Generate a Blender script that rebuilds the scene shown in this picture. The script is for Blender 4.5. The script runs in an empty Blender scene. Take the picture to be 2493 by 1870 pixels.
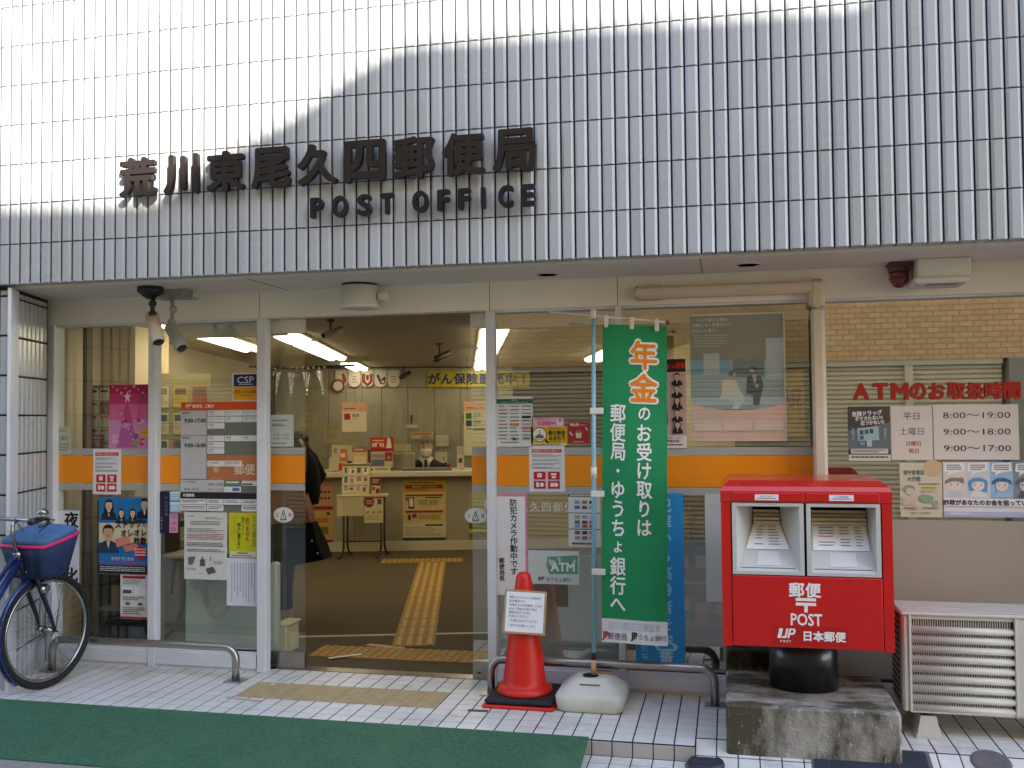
import bpy, math, random
from mathutils import Matrix, Vector
random.seed(7)
R = math.radians
SC = bpy.context.scene
COL = SC.collection
# ------------------------------------------------------------------ camera
CAM = Vector((0.47672, -4.73576, 1.58349))
YAW, PIT, ROL, FPX = 0.22097, 0.03392, -0.00925, 2330.1
def cam_axes():
    f = Vector((-math.sin(YAW)*math.cos(PIT), math.cos(YAW)*math.cos(PIT), math.sin(PIT)))
    r = f.cross(Vector((0, 0, 1))).normalized(); u = r.cross(f)
    return (r*math.cos(ROL)+u*math.sin(ROL), u*math.cos(ROL)-r*math.sin(ROL), f)
_r, _u, _f = cam_axes()
cd = bpy.data.cameras.new('camera'); co = bpy.data.objects.new('camera', cd); COL.objects.link(co)
co.matrix_world = Matrix(((_r.x, _u.x, -_f.x, CAM.x), (_r.y, _u.y, -_f.y, CAM.y), (_r.z, _u.z, -_f.z, CAM.z), (0, 0, 0, 1)))
cd.sensor_fit = 'HORIZONTAL'; cd.sensor_width = 36; cd.lens = FPX/2493*36; cd.clip_start = .05; cd.clip_end = 500
SC.camera = co
# ------------------------------------------------------------------ light
SUN = Vector((1, -1.3, 1)).normalized()
w = bpy.data.worlds.new('World'); SC.world = w; w.use_nodes = True
nt = w.node_tree; sky = nt.nodes.new('ShaderNodeTexSky'); sky.sky_type = 'NISHITA'; sky.sun_disc = False
sky.sun_elevation = math.asin(SUN.z); sky.sun_rotation = math.atan2(SUN.x, SUN.y)
bg = nt.nodes['Background']; bg.inputs[1].default_value = .15; nt.links.new(sky.outputs[0], bg.inputs[0])
sl = bpy.data.lights.new('sun', 'SUN'); sl.energy = 5; sl.angle = R(.75); sl.color = (1, .94, .84)
so = bpy.data.objects.new('sun', sl); COL.objects.link(so); so.location = (6, -9, 12)
so.rotation_euler = (-SUN).to_track_quat('-Z', 'Y').to_euler()
SC.view_settings.view_transform = 'Standard'; SC.view_settings.look = 'None'
SC.view_settings.exposure = 2.25; SC.view_settings.gamma = 1
SC.cycles.use_denoising = True; SC.cycles.max_bounces = 10; SC.cycles.transparent_max_bounces = 16
SC.cycles.diffuse_bounces = 5; SC.cycles.caustics_reflective = False; SC.cycles.caustics_refractive = False
SC.cycles.sample_clamp_indirect = 6
# ------------------------------------------------------------------ helpers
VK = 2493/2212
def ray(u, v):
    return _f+_r*((u*VK-1246.5)/FPX)-_u*((v*VK-935)/FPX)
def at(u, v, Y=.85):                    # photo reading -> (x, z) on the real plane y = Y
    d = ray(u, v); t = (Y-CAM.y)/d.y
    return (CAM.x+d.x*t, CAM.z+d.z*t)
def rect(u0, v0, u1, v1, Y=.85):
    um, vm = (u0+u1)/2, (v0+v1)/2
    return at(u0, vm, Y)[0], at(um, v1, Y)[1], at(u1, vm, Y)[0], at(um, v0, Y)[1]
IA = .27                                # the room behind the glass is turned by this angle
IO = Vector((-1.67, 1.6)); IU = Vector((math.cos(IA), math.sin(IA))); IW = Vector((-math.sin(IA), math.cos(IA)))
def room(p, q, z=0):
    a = IO+IU*p+IW*q; return (a.x, a.y, z)
def rectq(u0, v0, u1, v1, q):           # same, on a plane of the turned room
    def h(u, v):
        d = ray(u, v); n = Vector((IW.x, IW.y, 0)); t = (q-(Vector((CAM.x, CAM.y))-IO).dot(IW))/d.dot(n)
        P = CAM+d*t; return ((Vector((P.x, P.y))-IO).dot(IU), P.z)
    um, vm = (u0+u1)/2, (v0+v1)/2
    return h(u0, vm)[0], h(um, v1)[1], h(u1, vm)[0], h(um, v0)[1]
def lin(c):
    c = c/255.; return c/12.92 if c <= .04045 else ((c+.055)/1.055)**2.4
def rgb(c):
    if isinstance(c, str):
        c = tuple(int(c[i:i+2], 16) for i in (0, 2, 4))
    return (lin(c[0]), lin(c[1]), lin(c[2]), 1)
MATS = {}
def mat(name, c, rough=.5, metal=0., spec=.5, nscale=0, namt=0., bump=0., bscale=60, island=0., coat=0., emit=0., stretch=None, blotch=None):
    if name in MATS: return MATS[name]
    m = bpy.data.materials.new(name); m.use_nodes = True; N = m.node_tree.nodes; L = m.node_tree.links
    b = N['Principled BSDF']; col = rgb(c); b.inputs['Base Color'].default_value = col
    b.inputs['Roughness'].default_value = rough; b.inputs['Metallic'].default_value = metal
    b.inputs['Specular IOR Level'].default_value = spec; b.inputs['Coat Weight'].default_value = coat; b.inputs['Coat Roughness'].default_value = .08
    if emit: b.inputs['Emission Color'].default_value = col; b.inputs['Emission Strength'].default_value = emit
    tc = N.new('ShaderNodeTexCoord'); src = None
    def vec(st):
        mp = N.new('ShaderNodeMapping'); mp.inputs['Scale'].default_value = st or (1, 1, 1); L.new(tc.outputs['Object'], mp.inputs[0]); return mp.outputs[0]
    def mixc(fac, a, bcol):
        mx = N.new('ShaderNodeMix'); mx.data_type = 'RGBA'; L.new(fac, mx.inputs[0])
        if hasattr(a, 'links'): L.new(a, mx.inputs[6])
        else: mx.inputs[6].default_value = a
        mx.inputs[7].default_value = bcol; return mx.outputs[2]
    cur = col
    if nscale:
        nz = N.new('ShaderNodeTexNoise'); nz.inputs['Scale'].default_value = nscale; nz.inputs['Detail'].default_value = 6; L.new(vec(stretch), nz.inputs['Vector'])
        rp = N.new('ShaderNodeMapRange'); rp.inputs[1].default_value = .3; rp.inputs[2].default_value = .7; L.new(nz.outputs[0], rp.inputs[0])
        cur = mixc(rp.outputs[0], cur, tuple(min(1, k*(1-namt)) for k in col[:3])+(1,))
        rr = N.new('ShaderNodeMapRange'); rr.inputs[3].default_value = max(.03, rough-.08); rr.inputs[4].default_value = min(1, rough+.1); L.new(nz.outputs[0], rr.inputs[0]); L.new(rr.outputs[0], b.inputs['Roughness'])
    if island:
        g = N.new('ShaderNodeNewGeometry')
        cur = mixc(g.outputs['Random Per Island'], cur, tuple(k*(1-island) for k in (col[0]*1.02, col[1], col[2]*.97))+(1,))
    for (bc, bs, lo, hi, st) in (blotch or []):
        nz = N.new('ShaderNodeTexNoise'); nz.inputs['Scale'].default_value = bs; nz.inputs['Detail'].default_value = 8; nz.inputs['Roughness'].default_value = .65; L.new(vec(st), nz.inputs['Vector'])
        rp = N.new('ShaderNodeMapRange'); rp.inputs[1].default_value = lo; rp.inputs[2].default_value = hi; L.new(nz.outputs[0], rp.inputs[0])
        cur = mixc(rp.outputs[0], cur, rgb(bc))
    if hasattr(cur, 'links'): L.new(cur, b.inputs['Base Color'])
    if bump:
        nz = N.new('ShaderNodeTexNoise'); nz.inputs['Scale'].default_value = bscale; nz.inputs['Detail'].default_value = 4; L.new(vec(stretch), nz.inputs['Vector'])
        bp = N.new('ShaderNodeBump'); bp.inputs['Strength'].default_value = bump; bp.inputs['Distance'].default_value = .01; L.new(nz.outputs[0], bp.inputs['Height']); L.new(bp.outputs[0], b.inputs['Normal'])
    MATS[name] = m; return m
def ink(c):
    if not isinstance(c, str): c = '%02x%02x%02x' % tuple(c)
    return mat('print_'+c, c, rough=.42, spec=.35, nscale=9, namt=.06)
def glass(name, base, tint=(1, 1, 1), gl=(1, 1, 1), rough=.0):
    m = bpy.data.materials.new(name); m.use_nodes = True; N = m.node_tree.nodes; L = m.node_tree.links
    for n in list(N):
        if n.type != 'OUTPUT_MATERIAL': N.remove(n)
    t = N.new('ShaderNodeBsdfTransparent'); t.inputs[0].default_value = tint+(1,)
    g = N.new('ShaderNodeBsdfGlossy'); g.inputs[0].default_value = gl+(1,); g.inputs[1].default_value = rough
    lw = N.new('ShaderNodeLayerWeight'); pw = N.new('ShaderNodeMath'); pw.operation = 'POWER'; pw.inputs[1].default_value = 5; L.new(lw.outputs['Facing'], pw.inputs[0])
    ad = N.new('ShaderNodeMath'); ad.operation = 'MULTIPLY_ADD'; ad.inputs[1].default_value = 1-base; ad.inputs[2].default_value = base; ad.use_clamp = True; L.new(pw.outputs[0], ad.inputs[0])
    mx = N.new('ShaderNodeMixShader'); L.new(ad.outputs[0], mx.inputs[0]); L.new(t.outputs[0], mx.inputs[1]); L.new(g.outputs[0], mx.inputs[2])
    L.new(mx.outputs[0], N['Material Output'].inputs[0]); return m
def film(name, c, alpha):
    m = mat(name, c, rough=.35); m.node_tree.nodes['Principled BSDF'].inputs['Alpha'].default_value = alpha; return m
class MB:
    def __init__(s): s.v = []; s.f = []; s.m = []; s.mats = []; s.sm = []
    def mi(s, m):
        if m not in s.mats: s.mats.append(m)
        return s.mats.index(m)
    def add(s, vs, fs, m, smooth=False):
        o = len(s.v); i = s.mi(m); s.v += [tuple(p) for p in vs]
        for f in fs: s.f.append([o+k for k in f]); s.m.append(i); s.sm.append(smooth)
    def box(s, x0, x1, y0, y1, z0, z1, m, M=None):
        vs = [Vector((x, y, z)) for z in (z0, z1) for y in (y0, y1) for x in (x0, x1)]
        if M: vs = [M @ p for p in vs]
        s.add(vs, [(0, 2, 3, 1), (4, 5, 7, 6), (0, 1, 5, 4), (2, 6, 7, 3), (0, 4, 6, 2), (1, 3, 7, 5)], m)
    def bbox(s, x0, x1, y0, y1, z0, z1, m, b=.01, M=None):     # box with chamfered vertical and top/bottom edges
        rings = []
        for (z, k) in ((z0, b), (z0+b, 0), (z1-b, 0), (z1, b)):
            X0, X1, Y0, Y1 = x0+k, x1-k, y0+k, y1-k
            rings.append([(X0+b, Y0, z), (X1-b, Y0, z), (X1, Y0+b, z), (X1, Y1-b, z), (X1-b, Y1, z), (X0+b, Y1, z), (X0, Y1-b, z), (X0, Y0+b, z)])
        s.loft(rings, m, M=M)
    def loft(s, rings, m, smooth=False, cap=True, close=False, M=None):
        n = len(rings[0]); vs = [Vector(p) for r in rings for p in r]
        if M: vs = [M @ p for p in vs]
        fs = []; k = len(rings)
        for i in range(k if close else k-1):
            j = (i+1) % k
            for a in range(n):
                b = (a+1) % n; fs.append((i*n+a, i*n+b, j*n+b, j*n+a))
        if cap and not close: fs += [tuple(range(n-1, -1, -1)), tuple((k-1)*n+a for a in range(n))]
        s.add(vs, fs, m, smooth)
    def tube(s, pts, r, m, n=10, close=False, smooth=True):
        P = [Vector(p) for p in pts]; k = len(P); rr = r if isinstance(r, (list, tuple)) else [r]*k
        rings = []; up = None
        for i in range(k):
            a = P[(i-1) % k] if (close or i > 0) else P[i]; b = P[(i+1) % k] if (close or i < k-1) else P[i]
            t = (b-a).normalized()
            if up is None:
                up = Vector((0, 0, 1)) if abs(t.z) < .9 else Vector((0, 1, 0))
            x = t.cross(up).normalized(); up = x.cross(t).normalized()
            rings.append([P[i]+(x*math.cos(q)+up*math.sin(q))*rr[i] for q in [2*math.pi*j/n for j in range(n)]])
        s.loft(rings, m, smooth, True, close)
    def lathe(s, prof, m, c=(0, 0, 0), n=28, sx=1, sy=1, smooth=True, M=None):
        rings = [[(c[0]+r*sx*math.cos(2*math.pi*j/n), c[1]+r*sy*math.sin(2*math.pi*j/n), c[2]+z) for j in range(n)] for r, z in prof]
        s.loft(rings, m, smooth, True, False, M)
    def ball(s, c, r, m, n=14, k=9, M=None):
        r = r if isinstance(r, (tuple, list)) else (r, r, r)
        rings = []
        for i in range(1, k):
            a = math.pi*i/k; rings.append([(c[0]+r[0]*math.sin(a)*math.cos(2*math.pi*j/n), c[1]+r[1]*math.sin(a)*math.sin(2*math.pi*j/n), c[2]-r[2]*math.cos(a)) for j in range(n)])
        s.loft(rings, m, True, True, False, M)
    def prism(s, pts, y0, y1, m):       # polygon in x,z pushed along y
        n = len(pts); s.add([(x, y0, z) for x, z in pts]+[(x, y1, z) for x, z in pts],
            [tuple(range(n)), tuple(range(2*n-1, n-1, -1))]+[(i, i+n, (i+1) % n+n, (i+1) % n) for i in range(n)], m)
    def flat(s, pts, y, m): s.add([(x, y, z) for x, z in pts], [tuple(range(len(pts)))], m)
    def tile(s, o, a, b, n, la, lb, m, h=.012, be=.012, be2=.003): # one bevelled tile: corner o, axes a,b, normal n
        o, a, b, n = Vector(o), Vector(a), Vector(b), Vector(n)
        q = [o, o+a*la, o+a*la+b*lb, o+b*lb]; e = h*.35
        mid = [p+n*e for p in q]
        t = [o+a*be+b*be2+n*h, o+a*(la-be)+b*be2+n*h, o+a*(la-be)+b*(lb-be2)+n*h, o+a*be+b*(lb-be2)+n*h]
        s.add(q+mid+t, [(0, 1, 5, 4), (1, 2, 6, 5), (2, 3, 7, 6), (3, 0, 4, 7), (4, 5, 9, 8), (5, 6, 10, 9), (6, 7, 11, 10), (7, 4, 8, 11), (8, 9, 10, 11)], m)
    def build(s, name, parent=None, loc=(0, 0, 0), rz=0, rot=None):
        me = bpy.data.meshes.new(name); me.from_pydata(s.v, [], s.f)
        for m in s.mats: me.materials.append(m)
        me.polygons.foreach_set('material_index', s.m); me.polygons.foreach_set('use_smooth', s.sm); me.update()
        o = bpy.data.objects.new(name, me); COL.objects.link(o); o.location = loc
        o.rotation_euler = rot or (0, 0, rz)
        if parent: o.parent = parent
        return o
def tag(o, label, cat, group=None, kind=None):
    o['label'] = label; o['category'] = cat
    if group: o['group'] = group
    if kind: o['kind'] = kind
    return o
def struct(o): o['kind'] = 'structure'; return o
def thing(name, label, cat, loc=(0, 0, 0), rz=0, group=None):
    o = bpy.data.objects.new(name, None); o.empty_display_size = .1; COL.objects.link(o); o.location = loc; o.rotation_euler = (0, 0, rz)
    return tag(o, label, cat, group)
GC = {}
def glyph(body, bold=0., shear=0.):
    """flat glyph outlines; bold is laid on as shifted copies, each a hair in front of the last"""
    k = (body, bold, shear)
    if k in GC: return GC[k]
    if bold >= .015:
        vs, fs, x0, x1, y0, y1 = glyph(body, 0, shear); V, F = [], []
        sh = [(0, 0)]+[(math.cos(a*math.pi/4), math.sin(a*math.pi/4)) for a in range(8)]
        if bold > .05: sh += [(.5*a, .5*b) for a, b in sh[1:]]
        for i, (a, b) in enumerate(sh):
            F += [tuple(q+len(V) for q in f) for f in fs]; V += [(p[0]+a*bold, p[1]+b*bold, i*2.5e-5) for p in vs]
        GC[k] = (V, F, x0-bold, x1+bold, y0-bold, y1+bold); return GC[k]
    c = bpy.data.curves.new('t', 'FONT'); c.body = body; c.size = 1; c.resolution_u = 2; c.shear = shear; c.fill_mode = 'BOTH'
    o = bpy.data.objects.new('t', c); COL.objects.link(o); bpy.context.view_layer.update()
    dg = bpy.context.evaluated_depsgraph_get(); me = bpy.data.meshes.new_from_object(o.evaluated_get(dg))
    vs = [(v.co.x, v.co.y, 0) for v in me.vertices]; fs = [tuple(p.vertices) for p in me.polygons]
    bpy.data.objects.remove(o); bpy.data.curves.remove(c); bpy.data.meshes.remove(me)
    xs = [p[0] for p in vs] or [0]; ys = [p[1] for p in vs] or [0]
    GC[k] = (vs, fs, min(xs), max(xs), min(ys), max(ys)); return GC[k]
def put(mb, body, x, z, y, size, m, bold=0., wmax=None, align='c', hmax=None, shear=0., rot=0., stroke=None, sx=1.):
    vs, fs, x0, x1, y0, y1 = glyph(body, bold, shear)
    if not fs: return
    k = size; kx = size*sx
    if wmax and (x1-x0)*kx > wmax: kx = wmax/(x1-x0); k = min(k, kx*1.25)
    ox = {'c': (x0+x1)/2, 'l': x0, 'r': x1}[align]; oy = .36
    cr, sr = math.cos(rot), math.sin(rot); out = []
    for px, py, l in vs:
        a, b = (px-ox)*kx, (py-oy)*k; out.append((x+a*cr-b*sr, y-l, z+a*sr+b*cr))
    mb.add(out, fs, m)
def solid_letter(name, ch, x, z, w, h, y0, y1, m, parent, bold=.03):
    c = bpy.data.curves.new('t', 'FONT'); c.body = ch; c.size = 1; c.extrude = .5; c.resolution_u = 4
    o = bpy.data.objects.new('t', c); COL.objects.link(o); bpy.context.view_layer.update()
    me = bpy.data.meshes.new_from_object(o.evaluated_get(bpy.context.evaluated_depsgraph_get())); bpy.data.objects.remove(o); bpy.data.curves.remove(c)
    vs = [tuple(v.co) for v in me.vertices]; fs = [tuple(p.vertices) for p in me.polygons]; bpy.data.meshes.remove(me)
    V, F = [], []
    for i in range(9):
        a, b = (0, 0) if i == 0 else (bold*math.cos(i*math.pi/4), bold*math.sin(i*math.pi/4))
        F += [tuple(q+len(V) for q in f) for f in fs]; V += [(p[0]+a, p[1]+b, p[2]*(1+.006*i)) for p in vs]
    a0, a1 = min(p[0] for p in V), max(p[0] for p in V); b0, b1 = min(p[1] for p in V), max(p[1] for p in V)
    mb = MB(); mb.add([((X-(a0+a1)/2)/(a1-a0)*w, (y0+y1)/2-Z*(y1-y0), (Y-(b0+b1)/2)/(b1-b0)*h) for X, Y, Z in V], F, m)
    return mb.build(name, parent, (x, 0, z))
def draw(mb, els, w, h, y=-.0006, dy=.0005):
    """print elements on a sheet of w x h metres; x,y are fractions from its top left"""
    X = lambda a: (a-.5)*w
    Z = lambda b: (1-b)*h
    rnd = random.Random(len(els)*31+int(w*1000))
    for e in els:
        k = e[0]; y -= dy
        if k == 'r': mb.flat([(X(e[1]), Z(e[4])), (X(e[3]), Z(e[4])), (X(e[3]), Z(e[2])), (X(e[1]), Z(e[2]))], y, ink(e[5]))
        elif k in ('t', 'tl', 'tr'):
            opt = e[6] if len(e) > 6 else {}
            put(mb, e[5], X(e[1]), Z(e[2]), y, e[3]*h, ink(e[4]), bold=opt.get('b', 0), wmax=opt['w']*w if 'w' in opt else None, align={'t': 'c', 'tl': 'l', 'tr': 'r'}[k], shear=opt.get('sh', 0), rot=opt.get('rot', 0), sx=opt.get('sx', 1))
        elif k == 'v':
            opt = e[7] if len(e) > 7 else {}
            for i, ch in enumerate(e[6]):
                put(mb, ch, X(e[1]), Z(e[2]+e[3]*(i+.5)), y, e[4]*h, ink(e[5]), bold=opt.get('b', 0), rot=(-math.pi/2 if ch in '〜ー' else 0), sx=opt.get('sx', 1))
        elif k in ('l', 'vl'):
            n = e[5]; fill = e[7] if len(e) > 7 else .45
            for i in range(n):
                if k == 'l':
                    step = (e[4]-e[2])/n; z = e[2]+step*i; x = e[1]; end = e[3]-(rnd.random()*.35*(e[3]-e[1]) if rnd.random() < .4 else 0)
                    while x < end-.004:
                        ln = min(rnd.uniform(.02, .14)*(e[3]-e[1])+.004, end-x); mb.flat([(X(x), Z(z+step*fill)), (X(x+ln), Z(z+step*fill)), (X(x+ln), Z(z)), (X(x), Z(z))], y, ink(e[6])); x += ln+.012*(e[3]-e[1])
                else:
                    step = (e[3]-e[1])/n; x = e[3]-step*(i+.5); z = e[2]; end = e[4]-(rnd.random()*.4*(e[4]-e[2]) if rnd.random() < .4 else 0)
                    while z < end-.004:
                        ln = min(rnd.uniform(.02, .12)*(e[4]-e[2])+.004, end-z); q = step*fill/2; mb.flat([(X(x-q), Z(z+ln)), (X(x+q), Z(z+ln)), (X(x+q), Z(z)), (X(x-q), Z(z))], y, ink(e[6])); z += ln+.012*(e[4]-e[2])
        elif k == 'c':
            sx, sy = (e[5] if len(e) > 5 else (1, 1)); mb.flat([(X(e[1])+e[3]*h*sx*math.cos(q*math.pi/14), Z(e[2])+e[3]*h*sy*math.sin(q*math.pi/14)) for q in range(28)], y, ink(e[4]))
        elif k == 'p': mb.flat([(X(a), Z(b)) for a, b in e[1]], y, ink(e[2]))
        elif k == 'bust':                # printed head and shoulders: x, y of face, r, skin, hair, cloth
            _, x, yy, r, sk, hr, cl = e[:7]; q = r*h
            cx, cz = X(x), Z(yy)
            def el(ax, az, rx, rz, c, yo): mb.flat([(cx+ax*q+rx*q*math.cos(t*math.pi/10), cz+az*q+rz*q*math.sin(t*math.pi/10)) for t in range(20)], yo, ink(c))
            mb.flat([(cx-1.9*q, cz-3.2*q), (cx+1.9*q, cz-3.2*q), (cx+1.7*q, cz-1.9*q), (cx+.5*q, cz-1.3*q), (cx-.5*q, cz-1.3*q), (cx-1.7*q, cz-1.9*q)], y, ink(cl))
            mb.flat([(cx-.35*q, cz-1.3*q), (cx+.35*q, cz-1.3*q), (cx, cz-2.6*q)], y-.0001, ink('e8e4dc'))
            if len(e) > 7: mb.flat([(cx-1.15*q, cz-1.9*q), (cx+1.15*q, cz-1.9*q), (cx+1.1*q, cz+.5*q), (cx-1.1*q, cz+.5*q)], y-.0002, ink(hr))
            el(0, -1.05, .42, .6, sk, y-.00025); el(0, .22, .98, 1.0, hr, y-.0003); el(0, -.1, .84, 1.08, sk, y-.0004)
            el(-.36, .0, .11, .06, '4a3a34', y-.0005); el(.36, .0, .11, .06, '4a3a34', y-.0005); el(0, -.6, .3, .07, '8a4a44', y-.0005); el(0, -.28, .1, .12, tuple(int(int(sk[i:i+2], 16)*.85) for i in (0, 2, 4)), y-.0005)
            mb.flat([(cx-.86*q, cz+.5*q), (cx-.2*q, cz+.62*q), (cx+.86*q, cz+.5*q), (cx+.7*q, cz+1.0*q), (cx-.7*q, cz+1.0*q)], y-.00045, ink(hr)); y -= .0006
        elif k == 'jp':                  # the slanted post emblem: x, y, size, colour, ground colour
            _, x, yy, s, c, g = e[:6]; q = s*h; cx, cz = X(x), Z(yy); sh = .22
            P = lambda a, b: (cx+(a+sh*b)*q, cz+b*q)
            mb.flat([P(-.75, -.4), P(-.42, -.4), P(-.42, .5), P(-.75, .5)], y, ink(c))
            mb.flat([P(-.34, -.4), P(.0, -.4), P(.06, -.3), P(.06, .5), P(-.12, .5), P(-.12, -.22), P(-.34, -.22)], y, ink(c))
            mb.flat([P(.14, -.4), P(.32, -.4), P(.32, .5), P(.14, .5)], y, ink(c))
            mb.flat([P(.32, .5), P(.6, .5), P(.74, .38), P(.74, .08), P(.6, -.06), P(.32, -.06), P(.32, .1), P(.54, .1), P(.56, .14), P(.56, .32), P(.54, .36), P(.32, .36)], y, ink(c))
            if len(e) <= 6: put(mb, 'P O S T', cx-.1*q, cz-.68*q, y, .3*q, ink(c), bold=.02)
    return y
def sheet(name, label, cat, R4, Y, bg, els, group=None, th=.002, rz=0, place=None, parent=None, tilt=0):
    x0, z0, x1, z1 = R4; w, h = x1-x0, z1-z0; mb = MB()
    mb.box(-w/2, w/2, 0, th, 0, h, ink(bg)); draw(mb, els, w, h, 0, min(.0005, .007/max(1, len(els))))
    loc = place((x0+x1)/2, z0) if place else ((x0+x1)/2, Y, z0)
    o = mb.build(name, parent, loc, rz)
    if tilt: o.rotation_euler = (0, tilt, rz)
    if label: tag(o, label, cat, group)
    return o
def hull(name, verts, edges, m, parent, sub=2, loc=(0, 0, 0)):  # one continuous surface grown over a skeleton
    me = bpy.data.meshes.new(name); me.from_pydata([v[:3] for v in verts], edges, []); me.materials.append(m)
    o = bpy.data.objects.new(name, me); COL.objects.link(o); o.location = loc; o.parent = parent
    sk = o.modifiers.new('skin', 'SKIN'); sk.use_smooth_shade = True
    for i, v in enumerate(verts):
        d = me.skin_vertices[0].data[i]; r = v[3] if len(v) > 3 else .05
        d.radius = (r, v[4] if len(v) > 4 else r); d.use_root = (i == 0)
    ss = o.modifiers.new('sub', 'SUBSURF'); ss.levels = sub; ss.render_levels = sub
    return o
# ------------------------------------------------------------------ materials
M_TILE = mat('glazed_wall_tile', 'b0b3b5', rough=.24, spec=.5, island=.14, nscale=3, namt=.07, blotch=[('8d8f8e', 1.3, .56, .9, (2.6, 2.6, .22))])
M_GROUT = mat('dark_grout', '15181b', rough=.9)
M_FLOORT = mat('floor_tile', 'e6e3db', rough=.38, island=.12, nscale=14, namt=.14, bump=.06, bscale=90, blotch=[('9a958a', 2.2, .54, .8, None), ('7d7972', 9, .68, .82, None)])
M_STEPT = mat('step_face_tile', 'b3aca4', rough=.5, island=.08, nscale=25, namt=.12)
M_FGROUT = mat('floor_grout', '2e2f30', rough=.95)
M_SOFFIT = mat('soffit_paint', 'e2dbcc', rough=.6, nscale=4, namt=.06)
M_HEAD = mat('header_panel', 'f0e7d6', rough=.45, nscale=3, namt=.05)
M_ALU = mat('white_frame', 'd6d7da', rough=.4, spec=.5, nscale=6, namt=.07)
M_STEEL = mat('stainless', 'b4b0aa', rough=.3, metal=1, nscale=30, namt=.25, stretch=(1, 1, 6))
M_WALLI = mat('indoor_wall', 'cabfa3', rough=.8, nscale=3, namt=.06)
M_CEILI = mat('indoor_ceiling', 'aea48d', rough=.9, nscale=40, namt=.06)
M_CARPET = mat('carpet', '57492f', rough=.95, nscale=60, namt=.25, bump=.3, bscale=300, blotch=[('483a22', 1.5, .5, .8, None)])
M_ASPH = mat('asphalt', '9a958c', rough=.9, nscale=80, namt=.3, bump=.4, bscale=180)
M_GLASS = glass('window_glass', .08, (.97, .98, .95))
M_GLASSR = glass('dim_window_glass', .27, (.96, .96, .93), (1, .95, .86))
M_GLASSM = glass('lobby_window_glass', .25, (.97, .98, .95), (1, .95, .86))
M_GLASSA = glass('mirror_film_glass', .55, (.8, .78, .74), (1, .95, .86), .015)
M_GLASSB = glass('plain_glass_back', .04, (.98, 1, .98))
M_BLACK = mat('black_plastic', '1d1d1f', rough=.45, nscale=20, namt=.2)
M_WHITEP = mat('white_plastic', 'dcd8cd', rough=.45, nscale=8, namt=.06)
M_ORANGE = mat('orange_band', 'f0900e', rough=.35, nscale=4, namt=.05)
M_FROST = mat('grey_band', 'a7a8a2', rough=.4)
# ------------------------------------------------------------------ ground
g = MB(); g.box(-60, 60, -60, 40, -.4, -.095, M_ASPH); struct(g.build('street'))
g = MB()
g.box(-6, .3, -.018, .9, -.2, -.0016, M_FGROUT); g.box(.3, 2.9, .1, .9, -.2, -.0016, M_FGROUT)
for i in range(-60, 29):
    for j in range(9):
        y0 = -.02 if j == 0 else j*.1+.0026; y1 = j*.1+.0974
        x0, x1 = i*.1+.0036, i*.1+.0964
        if j == 0 and i >= 3: continue
        g.tile((x0, y0, -.0012), (1, 0, 0), (0, 1, 0), (0, 0, 1), x1-x0, y1-y0, M_FLOORT, .0014, .0012, .0012)
struct(g.build('landing_paving'))
g = MB()                                               # step face, and the tiles that roll down to the street at the right
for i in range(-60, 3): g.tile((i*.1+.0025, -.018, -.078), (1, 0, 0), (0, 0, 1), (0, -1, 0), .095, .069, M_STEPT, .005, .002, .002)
sl1 = Vector((0, -.116, -.042)).normalized()
nn = Vector((1, 0, 0)).cross(-sl1)
for i in range(3, 29):
    for k in range(3):
        o = Vector((i*.1+.0025, .0975, -.002))+sl1*(.125*(k+1)-.003)
        g.tile(o-nn*.0012, (1, 0, 0), -sl1, nn, .094, .119, M_FLOORT, .0014, .0012, .0012)
g.loft([[(.3, .1, -.2), (.3, .1, -.0035), (.3, -.27, -.1375), (.3, -.27, -.2)], [(2.9, .1, -.2), (2.9, .1, -.0035), (2.9, -.27, -.1375), (2.9, -.27, -.2)]], M_FGROUT)
struct(g.build('step_and_slope'))
g = MB(); g.box(-.36, .42, -.6, -.024, -.2, -.0788, M_FGROUT)
for i in range(-4, 4):
    for j in range(6): g.tile((i*.1+.0425-.04, -.0265-.1*(j+1)+.005, -.0785), (1, 0, 0), (0, 1, 0), (0, 0, 1), .094, .095, M_FLOORT, .0014, .0012, .0012)
struct(g.build('lower_paving'))
# ------------------------------------------------------------------ post office
PO = thing('post_office', 'white tiled post office with glass front, sliding door and overhanging upper wall', 'building', (0, 0, 0))
X0, TA, ZB, TB, YF = -3.72572, .0705, 2.391, .23729, .10674
m = MB()
g = .0095
for i in range(-34, 104):
    for j in range(15):
        m.tile((X0+i*TA+g/2, YF+.013, ZB+j*TB+(0 if j == 0 else .0021)), (1, 0, 0), (0, 0, 1), (0, -1, 0), TA-g, TB-.0021-(0 if j == 0 else .0021), M_TILE, .013, .0125, .0025)
m.box(X0-34*TA, X0+104*TA, YF+.0125, YF+.30, ZB+.012, ZB+15*TB, M_GROUT)
for i in range(-34, 104): m.box(X0+i*TA+g/2, X0+(i+1)*TA-g/2, YF+.0135, YF+.085, ZB+.0005, ZB+.0118, M_TILE)
m.build('upper_tiled_wall', PO)
m = MB(); m.box(-6.12, 3.6, YF+.302, 9.4, ZB+.01, 8.2, M_TILE); m.build('upper_storey', PO)
m = MB(); m.box(-6.1, 3.6, YF+.09, YF+.102, 2.378, 2.40, M_SOFFIT); m.box(-6.1, 3.6, YF+.102, .9, 2.388, 2.400, M_SOFFIT)
for x in (-2.2, .35): m.box(x, x+.004, YF+.102, .8, 2.3865, 2.388, M_GROUT)
m.build('soffit', PO)
m = MB(); m.box(-3.95, 2.9, .80, .9, 2.22, 2.3875, M_HEAD)
for x in (-3.16, -2.40, -.9, -.135): m.box(x-.0015, x+.0015, .7992, .8, 2.22, 2.387, M_GROUT)
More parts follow.
